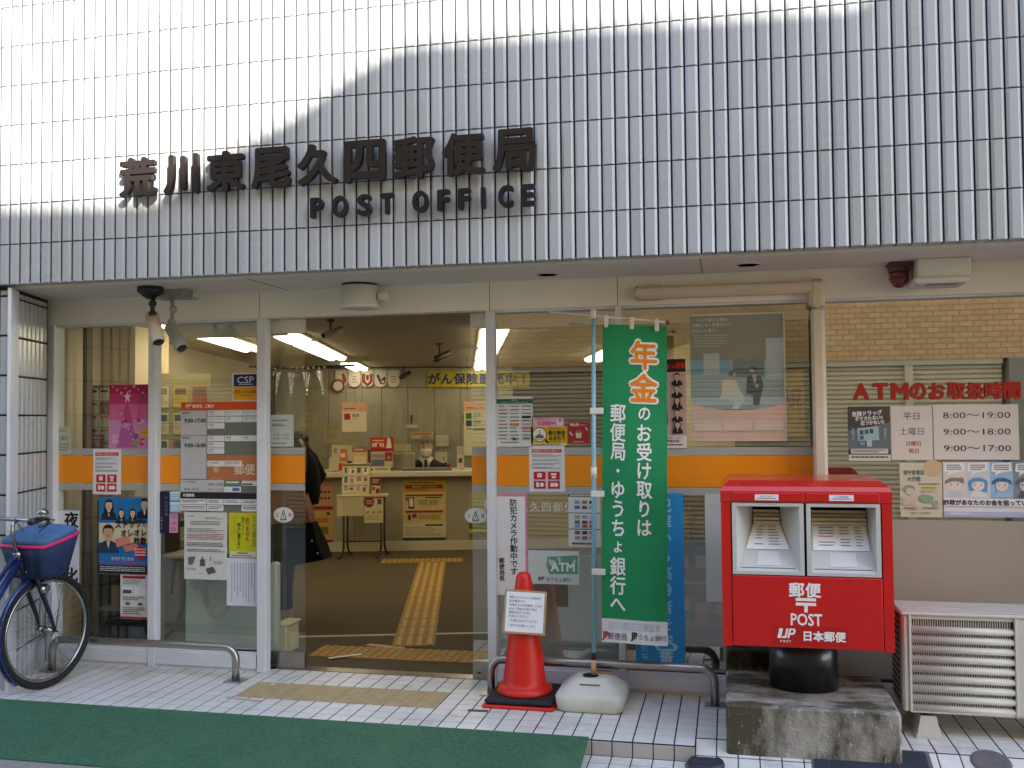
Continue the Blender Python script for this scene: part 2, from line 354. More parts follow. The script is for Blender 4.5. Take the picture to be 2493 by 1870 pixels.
m.build('header_panel', PO)
# left pilaster with its splayed tiled return
pil = MB(); A0 = Vector((-3.746, .30, 0)); dd = Vector((-.331, .943, 0)).normalized(); nr = Vector((dd.y, -dd.x, 0))
q_ = [Vector((-6.1, .165, 0)), Vector((-3.69, .165, 0)), A0-nr*.013, A0+dd*.53-nr*.013, Vector((-4.2, .95, 0)), Vector((-6.1, .95, 0))]
pil.loft([[(p.x, p.y, z) for p in q_] for z in (-.1, 2.386)], M_GROUT)
for j in range(-1, 10):
    z0 = 2.33-(j+1)*TB
    for i in range(7): pil.tile(A0+dd*(i*.0705+.004)-nr*.012+Vector((0, 0, z0+g/2)), dd, (0, 0, 1), nr, .0705-g, TB-g if j >= 0 else .03, M_TILE, .012, .008, .004)
    for i in range(30): pil.tile((-3.754-i*TA, .165, z0+g/2), (1, 0, 0), (0, 0, 1), (0, -1, 0), TA-g, TB-g if j >= 0 else .03, M_TILE, .013, .0125, .004)
tr = [Vector((-3.70, .165, 0)), Vector((-3.676, .128, 0)), Vector((-3.655, .132, 0)), A0-dd*.008+nr*.006, A0-dd*.008-nr*.05]
pil.loft([[(p.x, p.y, z) for p in tr] for z in (-.1, 2.375)], M_ALU)
pil.build('pilaster', PO)
# frames
for x0, x1, y1 in ((-3.945, -3.885, .9), (-3.185, -3.128, .862), (-2.418, -2.356, .866), (-.927, -.874, .866), (-.153, -.115, .862), (.952, 1.012, .9), (2.55, 2.62, .9)):
    m = MB(); m.bbox(x0, x1, .797, y1, 0, 2.2195, M_ALU, .003); m.build('mullion', PO)
for x0, x1 in ((-3.885, -3.19), (-3.125, -2.425), (-.872, -.155), (-.114, .952), (1.012, 2.55)):
    m = MB(); m.box(x0, x1, .81, .9, 0, .125, M_ALU); m.box(x0, x1, .8, .81, .022, .102, M_ALU)
    m.box(x0, x1, .812, .835, .125, .131, M_GROUT); m.build('kick_panel', PO)
    m = MB(); m.box(x0, x1, .815, .9, 2.205, 2.2195, M_ALU); m.build('window_frame', PO)
def pane(x0, x1, gm, z0=.131, z1=2.205, Y=.85, name='window_pane', par=PO):
    b = MB(); b.add([(x0, Y, z0), (x1, Y, z0), (x1, Y, z1), (x0, Y, z1)], [(0, 1, 2, 3)], gm)
    b.add([(x0, Y+.006, z0), (x1, Y+.006, z0), (x1, Y+.006, z1), (x0, Y+.006, z1)], [(3, 2, 1, 0)], M_GLASSB)
    return b.build(name, par)
def band(par, x0, x1, Y=.8495):
    b = MB(); b.box(x0, x1, Y-.0008, Y-.0002, 1.170, 1.350, M_ORANGE); b.box(x0, x1, Y-.0008, Y-.0002, 1.353, 1.398, M_FROST); b.box(x0, x1, Y-.0008, Y-.0002, 1.125, 1.167, M_FROST)
    return b.build('orange_band', par)
for x0, x1, gm in ((-3.885, -3.19, M_GLASS), (-3.125, -2.425, M_GLASS), (-.872, -.155, M_GLASSM), (-.114, .952, M_GLASSR), (1.012, 2.55, M_GLASSA)):
    p = pane(x0, x1, gm)
    if x0 < -3.2: band(p, x0, x1)
    elif x0 < -3: band(p, x0, -2.93)
    elif x0 < .5: band(p, x0, x1)
def door(x0, x1, gm=None):
    d = MB(); d.box(x0, x1, .925, .955, .004, .105, M_STEEL); d.box(x0+.03, x0+.05, .9235, .925, .03, .04, M_BLACK)
    o = d.build('sliding_door', PO); d = MB(); d.box(x0, x1, .925, .955, 2.13, 2.218, M_SOFFIT); d.build('top_rail', o); pane(x0, x1, gm or M_GLASS, .105, 2.13, .94, 'door_glass', o); band(o, x0, x1, .9395); return o
DL = door(-2.42, -2.155); DR = door(-1.055, -.88, M_GLASSM)
m = MB(); m.box(-2.347, -.932, .9, .99, -.05, .004, M_STEEL); m.build('door_sill', PO)
# room behind the glass
def wallq(mb, p0, q0, p1, q1, z0, z1, mm):
    mb.loft([[room(p0, q0, z0), room(p1, q0, z0), room(p1, q1, z0), room(p0, q1, z0)], [room(p0, q0, z1), room(p1, q0, z1), room(p1, q1, z1), room(p0, q1, z1)]], mm)
m = MB(); m.box(-8, 3.6, .99, 9.4, -.1, 0, M_CARPET); struct(m.build('indoor_floor'))
m = MB(); m.box(-8, 3.6, .97, 9.3, 2.3, 2.37, M_CEILI); m.build('indoor_ceiling', PO)
m = MB(); wallq(m, -2.55, -.12, -2.42, 7.3, -.02, 2.31, M_WALLI); wallq(m, -2.42, 7.12, 4.6, 7.3, -.02, 2.31, M_WALLI)
wallq(m, 2.62, 1.2, 2.75, 7.2, -.02, 2.31, M_WALLI); m.box(2.66, 2.8, .9, 3.0, -.02, 2.31, M_WALLI); m.box(-3.16, -2.345, 1.01, 1.09, 2.13, 2.3, M_SOFFIT); m.box(-.93, 2.66, 1.01, 1.09, 2.13, 2.3, M_SOFFIT)
m.box(2.85, 3.5, .3, 9.3, -.1, 2.386, M_WALLI); m.box(-8, -7.9, .96, 9.3, -.1, 2.386, M_WALLI); m.box(-8, 3.5, 9.3, 9.4, -.1, 2.386, M_WALLI); m.box(-8, -3.95, .951, .985, -.1, 2.386, M_WALLI)
m.build('indoor_wall', PO)
m = MB(); m.box(1.02, 2.6, 1.0, 1.01, .02, 2.2, mat('pale_blind', '9c9284', rough=.7)); m.build('window_blind', PO)
m = MB(); m.box(1.02, 2.5, .8475, .8485, .135, 1.0, mat('frosted_film', 'a69c8e', rough=.28)); m.build('frosted_film', PO)
# cupboards along the back wall
m = MB(); MC = mat('cupboard_front', '9c957f', rough=.5, nscale=4, namt=.06)
for i in range(9):
    p0 = -2.3+i*.374
    for z0, z1 in ((.05, 1.0), (1.006, 2.005), (2.011, 2.285)):
        m.loft([[room(p0, 6.98, z) for z in ()] or [room(p0, 6.98, z0), room(p0+.368, 6.98, z0), room(p0+.368, 7.1, z0), room(p0, 7.1, z0)], [room(p0, 6.98, z1), room(p0+.368, 6.98, z1), room(p0+.368, 7.1, z1), room(p0, 7.1, z1)]], MC)
    if i % 2: m.loft([[room(p0+.03, 6.97, z), room(p0+.06, 6.97, z), room(p0+.06, 6.98, z), room(p0+.03, 6.98, z)] for z in (1.5, 1.62)], M_BLACK)
wallq(m, -2.4, 7.09, 2.6, 7.11, 0, 2.3, M_GROUT)
tag(m.build('cupboard'), 'row of tall beige cupboards along the back wall of the lobby behind the counter', 'cupboard')
# ------------------------------------------------------------------ house across the street (seen mirrored in the glass)
BB = thing('brick_house', 'beige brick building with closed roller shutters across the street, mirrored in the window glass', 'building', (0, -6.75, 0))
mb_ = bpy.data.materials.new('beige_brick'); mb_.use_nodes = True; N = mb_.node_tree.nodes; L = mb_.node_tree.links
tc = N.new('ShaderNodeTexCoord'); sp = N.new('ShaderNodeSeparateXYZ'); cb = N.new('ShaderNodeCombineXYZ'); bt = N.new('ShaderNodeTexBrick')
L.new(tc.outputs['Object'], sp.inputs[0]); L.new(sp.outputs[0], cb.inputs[0]); L.new(sp.outputs[2], cb.inputs[1]); L.new(cb.outputs[0], bt.inputs['Vector'])
bt.inputs['Color1'].default_value = rgb('bd935c'); bt.inputs['Color2'].default_value = rgb('ad834d'); bt.inputs['Mortar'].default_value = rgb('7f6340')
bt.inputs['Scale'].default_value = 1; bt.inputs['Mortar Size'].default_value = .006; bt.inputs['Brick Width'].default_value = .158; bt.inputs['Row Height'].default_value = .0706
L.new(bt.outputs[0], N['Principled BSDF'].inputs['Base Color']); N['Principled BSDF'].inputs['Roughness'].default_value = .7
S = [at(u, v, YF) for u, v in ((-900, 470), (0, 442), (250, 436), (335, 430), (385, 402), (440, 362), (516, 311), (652, 236), (743, 166), (853, 100), (928, 85), (1109, 71), (1303, 50), (1554, 30), (1856, 4))]
S += [(S[-1][0]+.3, S[-1][1]+.25), (S[-1][0]+4, S[-1][1]+.4)]
S = [(x+5.275, z+5.275) for x, z in S]; S = [(-13, S[0][1])]+S[1:]
m = MB(); m.prism([(-13, 2.27), (10.2, 2.27)]+[(x, z) for x, z in reversed(S)], -3, 0, mb_); m.build('wall', BB)
m = MB(); MS = mat('shutter_slat', 'b5a27c', rough=.45, nscale=3, namt=.08)
for k in range(37):
    z = 2.2-k*.062; m.loft([[(-13, -.12, z), (-13, -.095, z-.012), (-13, -.095, z-.05), (-13, -.12, z-.0615)], [(3.9, -.12, z), (3.9, -.095, z-.012), (3.9, -.095, z-.05), (3.9, -.12, z-.0615)]], MS)
m.box(-13, 3.9, -.15, -.02, 2.2, 2.269, mat('shutter_box', 'a59879', rough=.6))
m.build('shutter', BB)
m = MB(); MPi = mat('pillar_stone', '7b7160', rough=.7, nscale=6, namt=.15); m.box(3.95, 10.2, -.2, .06, -.1, 2.269, MPi); m.build('pillar', BB)
for x in (-9.5, -5, 2.78): m = MB(); m.box(x-.05, x+.05, -.14, -.03, -.1, 2.2, MS); m.build('shutter_post', BB)
m = MB(); m.box(-13, 10.2, -3, -.2, -.1, 2.26, MPi); m.build('ground_floor', BB)
# ------------------------------------------------------------------ raised lettering on the wall
M_LET = mat('dark_brown_letter', '231d1b', rough=.35, spec=.4, nscale=8, namt=.15)
SG = thing('wall_sign', 'large dark brown raised kanji letters of the office name on the white tiled wall', 'sign', (-1.67, .05, 2.95))
for i, ch in enumerate('荒川東尾久四郵便局'):
    cx = -2.763+i*.2735; o = solid_letter('letter', ch, cx+1.67, .008, .232 if ch not in '川' else .215, .226, -.004, .026, M_LET, SG, .035)
SG2 = thing('wall_sign', 'small black raised POST OFFICE letters below the kanji on the tiled wall', 'sign', (-1.09, .05, 2.722))
for ch, v_, wd in zip('POSTOFFICE', (683, 733, 786, 835, 907, 957, 1002, 1043, 1092, 1140), (.073, .088, .08, .076, .088, .066, .066, .024, .08, .073)):
    cx = at(v_, 440, .05)[0]; solid_letter('letter', ch, cx+1.09, .0, wd, .112 if ch not in 'OSC' else .117, 0, .03, mat('black_letter', '151212', rough=.4, spec=.4), SG2, .04)
# ------------------------------------------------------------------ fittings under the soffit
t = thing('wall_lamp', 'white drum shaped lamp hanging under the soffit above the sliding door', 'lamp', (-1.67, .66, 2.388))
m = MB(); m.lathe([(.02, 0), (.106, 0), (.106, -.012)], M_BLACK, n=32); m.build('mount', t)
m = MB(); m.lathe([(.1, -.012), (.113, -.014), (.113, -.125), (.115, -.127), (.115, -.147), (.1, -.15), (.02, -.15)], M_WHITEP, n=36); m.build('lamp_body', t)
m = MB(); m.bbox(.118, .175, -.02, .04, -.105, -.055, M_WHITEP, .006); m.build('sensor', t)
for (x, y, l) in ((-.509, .60, 'round recessed downlight in the soffit above the middle of the window front'), (.60, .55, 'round recessed downlight in the soffit above the beige duct')):
    t = thing('downlight', l, 'downlight', (x, y, 2.388)); m = MB(); m.lathe([(.055, -.001), (.066, -.004), (.068, 0)], mat('downlight_rim', 'd8d2c6', rough=.5)); m.build('rim', t)
    m = MB(); m.lathe([(.0, -.002), (.055, -.002)], mat('downlight_lens', 'd2ccc0', rough=.3)); m.build('lens', t); t['group'] = 'downlights in the soffit'
t = thing('alarm_lamp', 'dark red alarm lamp with half round cover under the soffit beside the white siren box', 'alarm lamp', (1.385, .70, 2.388))
m = MB(); m.bbox(-.06, .06, -.05, .06, -.022, 0, mat('alarm_base', '5e4440', rough=.5), .008); m.lathe([(.052, -.02), (.056, -.03), (.055, -.05)], mat('alarm_base', '5e4440'), n=20); m.build('base', t)
m = MB(); m.lathe([(.05, -.045), (.049, -.07), (.042, -.105), (.028, -.13), (.0, -.138)], mat('alarm_red', '6e0d0d', rough=.2, coat=.6)); 
for k in range(3): m.lathe([(.051, -.058-k*.014), (.053, -.062-k*.014), (.051, -.066-k*.014)], mat('alarm_red', '6e0d0d'))
m.build('lens', t)
t = thing('siren_box', 'cream siren box with slotted underside under the soffit at the right', 'siren', (1.585, .67, 2.388))
m = MB(); m.bbox(-.13, .13, -.10, .12, -.105, 0, M_WHITEP, .008); m.bbox(-.155, .12, -.125, .13, -.135, -.100, M_WHITEP, .012); m.build('case', t)
m = MB()
for i in range(11): m.box(-.08+i*.014, -.073+i*.014, -.09, -.03, -.1362, -.1345, M_BLACK)
m.build('grille', t)
# duct of the air conditioner
MD = mat('beige_duct', 'd2c4ac', rough=.45, nscale=5, namt=.06)
t = thing('air_duct', 'beige plastic pipe duct running along the header and down beside the mirrored window', 'duct', (0, 0, 0))
m = MB(); m.bbox(.01, 1.0, .735, .797, 2.249, 2.318, MD, .014); m.build('duct_run', t)
m = MB(); m.bbox(-.04, .14, .728, .797, 2.243, 2.324, MD, .022); m.build('end_cap', t)
m = MB(); m.bbox(.925, 1.01, .730, .796, 2.16, 2.326, MD, .022); m.build('elbow', t)
m = MB(); m.bbox(.934, 1.003, .735, .796, .30, 2.165, MD, .014); m.build('down_run', t)
# ------------------------------------------------------------------ security cameras
MCB = mat('camera_brown', 'b09f82', rough=.35, nscale=10, namt=.1); MCG = mat('camera_grey', 'a5a09a', rough=.35)
def cctv(label, base, pts, head0, head1, r, mm, arm, plate):
    t = thing('security_camera', label, 'camera', base); b = Vector(base)
    m = MB(); plate(m); m.build('mount', t)
    m = MB(); m.tube([Vector(p)-b for p in pts], .013, arm, 8)
    for p in pts[1:]: m.ball(Vector(p)-b, .024, arm)
    m.build('arm', t)
    h0, h1 = Vector(head0)-b, Vector(head1)-b; d = (h1-h0).normalized()
    m = MB(); m.tube([h0, h0+d*.02, h1-d*.02, h1], [r*.7, r, r, r*.96], mm, 18); m.build('housing', t)
    m = MB(); m.tube([h1-d*.001, h1+d*.004], [r*.9, r*.88], mat('camera_window', '4a453f', rough=.15), 18); m.tube([h1+d*.004, h1+d*.008], [r*.45, r*.4], M_BLACK, 14); m.build('lens', t)
    q = d.cross(Vector((1, 0, .4))).normalized(); q = q if q.z > 0 else -q
    m = MB(); s = Vector((0, 0, 0)); x = d.cross(q)
    ring = []
    for e in (h0-d*.01, h1+d*.03): ring.append([e+x*(r*1.12*math.cos(a))+q*(r*1.12*math.sin(a)) for a in [math.pi*k/10-.2 for k in range(12)]]+[e+x*(r*1.05*math.cos(a))+q*(r*1.05*math.sin(a)) for a in [math.pi*k/10-.2 for k in range(11, -1, -1)]])
    m.loft(ring, mm); m.build('sunshield', t); t['group'] = 'cameras under the soffit'
    return t
cctv('beige bullet security camera on a black ball joint bracket under the soffit', (-2.92, .42, 2.388), [(-2.885, .40, 2.33), (-2.88, .38, 2.28), (-2.88, .38, 2.215)], (-2.90, .41, 2.205), (-2.775, .28, 2.045), .036, MCB, M_BLACK,
     lambda m: (m.lathe([(.075, 0), (.078, -.03), (.05, -.055), (.02, -.075)], M_BLACK, n=20),))
cctv('grey bullet security camera on a steel bracket behind the beige one', (-2.88, .6, 2.388), [(-2.89, .6, 2.34), (-2.88, .6, 2.27), (-2.885, .59, 2.19)], (-2.88, .58, 2.15), (-2.735, .46, 2.02), .035, MCG, mat('bracket_steel', '9a958d', rough=.4),
     lambda m: (m.box(-.06, .10, -.06, .06, -.05, 0, mat('bracket_steel', '7d7872')), m.box(-.10, .15, -.05, .05, -.056, -.05, mat('bracket_steel', '7d7872'))))
# ------------------------------------------------------------------ handrail hoops
def arc(c, r, a0, a1, n=6): return [(c[0]+r*math.cos(a), c[1], c[2]+r*math.sin(a)) for a in [a0+(a1-a0)*i/n for i in range(n+1)]]
for xa, xb, ya, label in ((-3.73, -2.452, .60, 'low stainless steel hoop rail behind the bicycle in front of the left windows'), (-.868, .385, .635, 'low stainless steel hoop rail behind the traffic cone and banner base')):
    t = thing('hoop_rail', label, 'rail', ((xa+xb)/2, ya, 0), 0, 'steel hoop rails along the windows'); L_ = (xb-xa)/2
    m = MB(); P = [(-L_, 0, .004)]+arc((-L_+.075, 0, .125), .075, math.pi, math.pi/2)+arc((L_-.075, 0, .125), .075, math.pi/2, 0)+[(L_, 0, .004)]
    m.tube(P, .0235, M_STEEL, 14); m.build('rail_tube', t)
    for s in (-1, 1):
        m = MB(); m.bbox(s*L_-.055, s*L_+.055, -.055, .055, 0, .007, M_STEEL, .002); m.build('foot_plate', t)
# ------------------------------------------------------------------ green ramp mat, tactile strip, tapes
M_MAT = mat('green_mat', '437a57', rough=.7, nscale=55, namt=.4, bump=1, bscale=300, blotch=[('55805a', 2.0, .45, .8, None), ('35755a', 1.1, .5, .75, None), ('b4d4bc', 150, .64, .72, None), ('6c8a66', .9, .56, .75, (1, 2, 1)), ('2f5a46', 3.2, .6, .78, None)])
m = MB(); k = (.555/.087); prof = [(-.016, .0015), (-.016, .008), (-.58, -.083), (-.60, -.088), (-.60, -.095)]
m.loft([[(x, y, z) for y, z in prof] for x in (-7.0, -.212)], M_MAT); tag(m.build('ramp_mat'), 'dark green anti-slip ramp mat sloping from the landing down to the street', 'mat')
MY = mat('tactile_tan', 'b8a276', rough=.7, nscale=12, namt=.18, blotch=[('c9b994', 3, .5, .75, None)])
for b in range(4):
    m = MB(); m.bbox(.003, .297, .003, .297, 0, .0045, MY, .002)
    for i in range(6):
        for j in range(6): m.lathe([(.013, .0044), (.011, .0075), (.007, .009), (0, .0092)], MY, (.03+i*.048, .03+j*.048, 0), 8)
    o = m.build('tactile_slab', None, (-2.3+b*.3, .3, .0005))
    tag(o, ['worn tan tactile slab with round studs, leftmost of the four in front of the sliding door', 'worn tan tactile slab with round studs, second from the left in front of the sliding door', 'worn tan tactile slab with round studs, third from the left in front of the sliding door', 'worn tan tactile slab with round studs, nearest the traffic cone'][b], 'tactile slab', 'tan tactile slabs before the door')
def strip(name, label, a, b, wd, mm, z=.0012, cat='tape'):
    a, b = Vector(a), Vector(b); L_ = (b-a).length; m = MB(); m.box(0, L_, -wd/2, wd/2, 0, .0009, mm)
    return tag(m.build(name, None, (a.x, a.y, z), math.atan2(b.y-a.y, b.x-a.x)), label, cat)
MWT = mat('white_tape', 'dcdcd6', rough=.5, nscale=20, namt=.15)
strip('floor_tape', 'white tape strip stuck across the outdoor tiles left of the tan tactile slabs', (-2.186, .537), (-2.138, .794), .028, MWT, .0062)
strip('floor_tape', 'worn pink tape strip on the tiles in front of the tan tactile slabs', (-2.332, .272), (-2.10, .238), .02, mat('pink_tape', 'd79a96', rough=.6, nscale=40, namt=.3))
m = MB(); m.box(-.055, .055, -.016, .016, 0, .002, mat('dark_patch', '5b524d', rough=.8)); tag(m.build('floor_patch', None, (-.86, .305, .001), .03), 'small dark repair patch on the tiles in front of the traffic cone', 'patch')
# ------------------------------------------------------------------ traffic cone
t = thing('traffic_cone', 'red traffic cone with black weight ring base carrying a framed paper notice', 'traffic cone', (-.655, .555, 0))
MR = mat('cone_red', 'd8200e', rough=.42, nscale=14, namt=.1, blotch=[('b81d10', 6, .55, .85, (1, 1, .15))]); MB_ = mat('rubber_black', '1f2124', rough=.75, nscale=30, namt=.25)
m = MB(); m.bbox(-.2, .2, -.2, .2, .001, .018, MR, .006); m.build('base', t)
m = MB(); m.bbox(-.188, .188, -.188, .188, .018, .05, MB_, .012); m.build('weight', t)
m = MB(); m.lathe([(.155, .051), (.157, .058), (.152, .078), (.132, .090), (.122, .098), (.119, .12), (.068, .52), (.043, .68), (.036, .70), (.022, .71), (0, .712)], MR, n=40); m.build('cone_body', t)
o = sheet('cone_notice', None, None, (-.1165, 0, .1165, .235), 0, 'b2946c', [('r', .05, .045, .95, .955, 'eef0f4'),
   ('tl', .12, .17, .066, '4a4a52', '新型コロナウィルス感染症の', {'w': .76}), ('tl', .12, .255, .066, '4a4a52', '拡大観点から'), ('tl', .12, .345, .066, '8a3a34', '「お客さまの安全確保」のため', {'w': .78}), ('tl', .12, .43, .066, '8a3a34', 'ATMご利用のお客さまは', {'w': .66}), ('tl', .12, .515, .066, '4a4a52', '間隔をあけて次に'), ('tl', .12, .60, .066, '4a4a52', 'お並びください。'), ('tl', .12, .70, .066, '4a4a52', 'ご不便をおかけしますが、', {'w': .7}), ('tl', .12, .81, .066, '4a4a52', 'ご協力をお願いします。', {'w': .66})], th=.012)
o.parent = t; o.location = (.022, -.118, .39); o.rotation_euler = (-.16, .05, .12)
# ------------------------------------------------------------------ banner and its water base
MW = mat('base_plastic', 'd3d2c4', rough=.5, nscale=5, namt=.1, blotch=[('b4ae98', 3, .58, .85, None)], bump=.05, bscale=40)
t = thing('water_tank_weight', 'off white water filled plastic banner base with handle slot on the tiles', 'banner weight', (-.268, .545, 0))
m = MB()
def rr(hx, hy, r, z, n=5):
    P = []
    for cx, cy, a in ((hx-r, hy-r, 0), (-hx+r, hy-r, math.pi/2), (-hx+r, -hy+r, math.pi), (hx-r, -hy+r, 1.5*math.pi)):
        P += [(cx+r*math.cos(a+math.pi/2*i/n), cy+r*math.sin(a+math.pi/2*i/n), z) for i in range(n+1)]
    return P
m.loft([rr(.165, .165, .05, .0), rr(.18, .18, .055, .012), rr(.188, .188, .06, .075), rr(.18, .18, .058, .09), rr(.172, .172, .055, .096), rr(.095, .095, .045, .155), rr(.085, .085, .04, .162), rr(.075, .075, .035, .163)], MW, True)
m.build('tank', t)
m = MB(); m.lathe([(.0, .1635), (.036, .1635), (.040, .168), (.044, .164)], M_BLACK, (-.01, -.03, 0), 20, 1, 1); m.build('socket', t)
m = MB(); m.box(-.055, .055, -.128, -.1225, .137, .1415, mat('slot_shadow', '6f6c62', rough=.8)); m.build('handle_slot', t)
m = MB(); m.lathe([(0, .167), (.045, .167), (.046, .163)], mat('wood_plug', 'a77d5a', rough=.7, nscale=30, namt=.3), (.052, .045, 0), 20, 1.2, .8); m.build('plug', t)
t = thing('banner', 'tall green pension banner with white and orange Japanese lettering on a light blue pole', 'banner', (-.262, .515, .17))
MPB = mat('pole_blue', '84b4c4', rough=.35, nscale=10, namt=.08)
m = MB(); m.tube([(0, 0, 0), (.003, 0, .08)], .014, mat('pole_foot', 'c79a72', rough=.6), 10); m.tube([(.003, 0, .08), (.004, 0, .13)], .012, M_BLACK, 10); m.build('pole_foot', t)
m = MB(); m.tube([(.004, 0, .12), (.026, 0, 1.99)], .0125, MPB, 14); m.build('pole', t)
m = MB(); m.tube([(-.22, -.02, 1.995), (.425, .03, 1.92)], .006, M_WHITEP, 10); m.ball((.428, .03, 1.92), .012, mat('crossbar_tip', '7d4a3c', rough=.5)); m.tube([(.022, -.004, 1.95), (.026, -.004, 2.0)], .0165, M_WHITEP, 12); m.build('crossbar', t)
m = MB(); m.tube([(.015, 0, 1.07), (.016, 0, 1.13)], .017, M_WHITEP, 12); m.build('pole_clamp', t)
fw, ft, fb = .35, 1.915, .175
FX = lambda s: .075+s*fw
def fold(x, z): return .012*math.sin(x*13+z*1.5)+.026*math.sin(z*3.1)*(x-.1)+.005*math.sin(z*8+x*5)
MG = mat('banner_green', '0c8a52', rough=.6, nscale=6, namt=.08, bump=.05, bscale=500); MGW = mat('banner_white', 'd8d9da', rough=.6, nscale=6, namt=.05)
def fgrid(m, u0, u1, z0, z1, mm, dy=0):
    nu, nz = 14, max(2, int((z1-z0)/.03)); vs = []
    for j in range(nz+1):
        for i in range(nu+1):
            s = u0+(u1-u0)*i/nu; z = z0+(z1-z0)*j/nz; x = FX(s)+.03*(z-ft)*(1-s)*.55+(.012*s*(z-ft) if 1 else 0); vs.append((x, fold(FX(s), z)+dy, z-.028*s*(1 if z > 1 else z)*.6))
    m.add(vs, [(j*(nu+1)+i, j*(nu+1)+i+1, (j+1)*(nu+1)+i+1, (j+1)*(nu+1)+i) for j in range(nz) for i in range(nu)], mm, True)
m = MB(); fgrid(m, 0, 1, fb+.13, ft, MG); fgrid(m, 0, 1, fb, fb+.13, MGW)
flag = m
def fput(body, s, z, size, mm, bold=.02, sx=.82, dy=-.003):
    vs, fs, x0, x1, y0, y1 = glyph(body, bold); out = []
    for px, py, l in vs:
        ss = s+(px-(x0+x1)/2)*size*sx/fw; zz = z+(py-(y0+y1)/2)*size; x = FX(ss)+.03*(zz-ft)*(1-ss)*.55+.012*ss*(zz-ft)
        out.append((x, fold(FX(ss), zz)+dy-l, zz-.028*ss*(1 if zz > 1 else zz)*.6))
    flag.add(out, fs, mm)
IO_, IW_ = ink('e8841c'), ink('f1f1ee')
for ch, z in (('年', 1.752), ('金', 1.575)):
    fput(ch, .645, z, .168, IW_, .085, .92, -.0045); fput(ch, .645, z, .164, IO_, .024, .92, -.0095)
for i, ch in enumerate('のお受け取りは'): fput(ch, .655, 1.432-i*.1035, .104 if i else .09, IW_, .02)
for i, ch in enumerate('郵便局・ゆうちょ銀行へ'): fput(ch, .25, 1.43-i*.1045, .106 if ch not in '・ょ' else .085, IW_, .02)
for k in range(3):
    fput('本キャンペーンは銀行ゆうちょにおける受取口座をご指定', .5, fb+.108-k*.014, .0105, ink('7c8288'), .0, 1.0)
fput('郵便局', .24, fb+.035, .042, ink('5a4a48'), .012, .85); fput('ゆうちょ銀行', .73, fb+.04, .036, ink('3c4640'), .01, .85)
fput('JP', .06, fb+.035, .05, ink('b03030'), .05, .8); fput('JP', .5, fb+.04, .05, ink('2c4038'), .05, .8)
flag.build('flag', t)
for z in (1.44, .985, .56):
    m = MB(); m.bbox(.0, .075, -.016, -.006, z-.017, z+.017, M_WHITEP, .002); m.build('flag_tab', t)
for x, z in ((.085, 1.955), (.225, 1.94), (.36, 1.925)):
    m = MB(); m.bbox(x, x+.022, -.012, .006, z-.055, z+.012, M_WHITEP, .002); m.build('flag_tab', t)
# ------------------------------------------------------------------ post box on its concrete block
MC = mat('old_concrete', 'b2aba0', rough=.9, nscale=18, namt=.3, bump=.6, bscale=70, blotch=[('4d4633', 3.0, .45, .58, (1, 2.5, .55)), ('50552a', 4.2, .53, .66, (1, 3, .35)), ('cbc6bd', 45, .6, .72, (1, 1, .4))])
m = MB(); m.bbox(.446, 1.236, .0, .64, -.11, .2, MC, .012); tag(m.build('concrete_block'), 'weathered mossy concrete block under the red post box', 'block')
MRD = mat('post_red', 'cc0d08', rough=.3, spec=.5, coat=.35, nscale=3, namt=.1, blotch=[('b81a12', 4, .56, .8, (1, 1, .4)), ('c9503e', 30, .7, .8, None)]); MRD2 = mat('post_red_lid', 'cc1a18', rough=.25, coat=.5, nscale=3, namt=.06)
MGY = mat('slot_grey', 'c6c4be', rough=.42, nscale=8, namt=.06); MDK = mat('slot_dark', '35322e', rough=.8)
t = thing('post_box', 'red double slot post box on a black oval column', 'post box', (.828, .02, .2))
m = MB(); m.lathe([(.168, 0), (.168, .29)], mat('column_black', '17181b', rough=.3, coat=.3, nscale=6, namt=.2), (.005, .36, 0), 40, 1, .8); m.build('column', t)
zb_, zt_ = .272, 1.068          # local heights of body
m = MB()
m.box(-.39, -.345, 0.0, .52, zb_, .96, MRD); m.box(.345, .39, 0.0, .52, zb_, .96, MRD); m.box(-.345, .345, .30, .52, zb_+.01, .96, MRD)
m.box(-.345, .345, .02, .30, zb_, zb_+.02, MRD); m.build('body', t)
m = MB()
m.loft([[(-.392, -.004, .962), (-.392, .53, .962), (.392, .53, .962), (.392, -.004, .962)], [(-.392, -.006, 1.015), (-.392, .53, 1.015), (.392, .53, 1.015), (.392, -.006, 1.015)], [(-.380, .004, 1.036), (-.380, .53, 1.04), (.380, .53, 1.04), (.380, .004, 1.036)], [(-.350, .08, 1.062), (-.350, .50, 1.066), (.350, .50, 1.066), (.350, .08, 1.062)]], MRD2)
m.bbox(-.335, -.006, -.010, .0, .968, 1.008, MRD, .003); m.bbox(.006, .335, -.010, .0, .968, 1.008, MRD, .003); m.build('lid', t)
m = MB(); m.bbox(-.341, .341, -.004, .02, zb_+.004, .612, MRD, .004); fd = m.build('front_door', t)
WI = ink('f3f1ec'); m = MB()
put(m, '郵', -.045, .548, -.0052, .072, WI, bold=.03); put(m, '便', .03, .548, -.0052, .072, WI, bold=.03)
m.flat([(-.05, .498), (.042, .498), (.042, .512), (-.05, .512)], -.0052, WI); m.flat([(-.05, .476), (.042, .476), (.042, .490), (-.05, .490)], -.0052, WI); m.flat([(-.012, .445), (.004, .445), (.004, .476), (-.012, .476)], -.0052, WI)
put(m, 'POST', -.003, .412, -.0052, .078, WI, bold=.02, sx=.78)
m.build('lettering', fd)
m = MB(); m.box(-.16, .185, -.0052, -.004, .29, .378, mat('sticker_red', 'b51410', rough=.35)); y = -.0058
draw(m, [('jp', .0, .0, .0, 'f3f1ec', 'b51410', 0)], 1, 1, 0) if 0 else None
class _O: pass
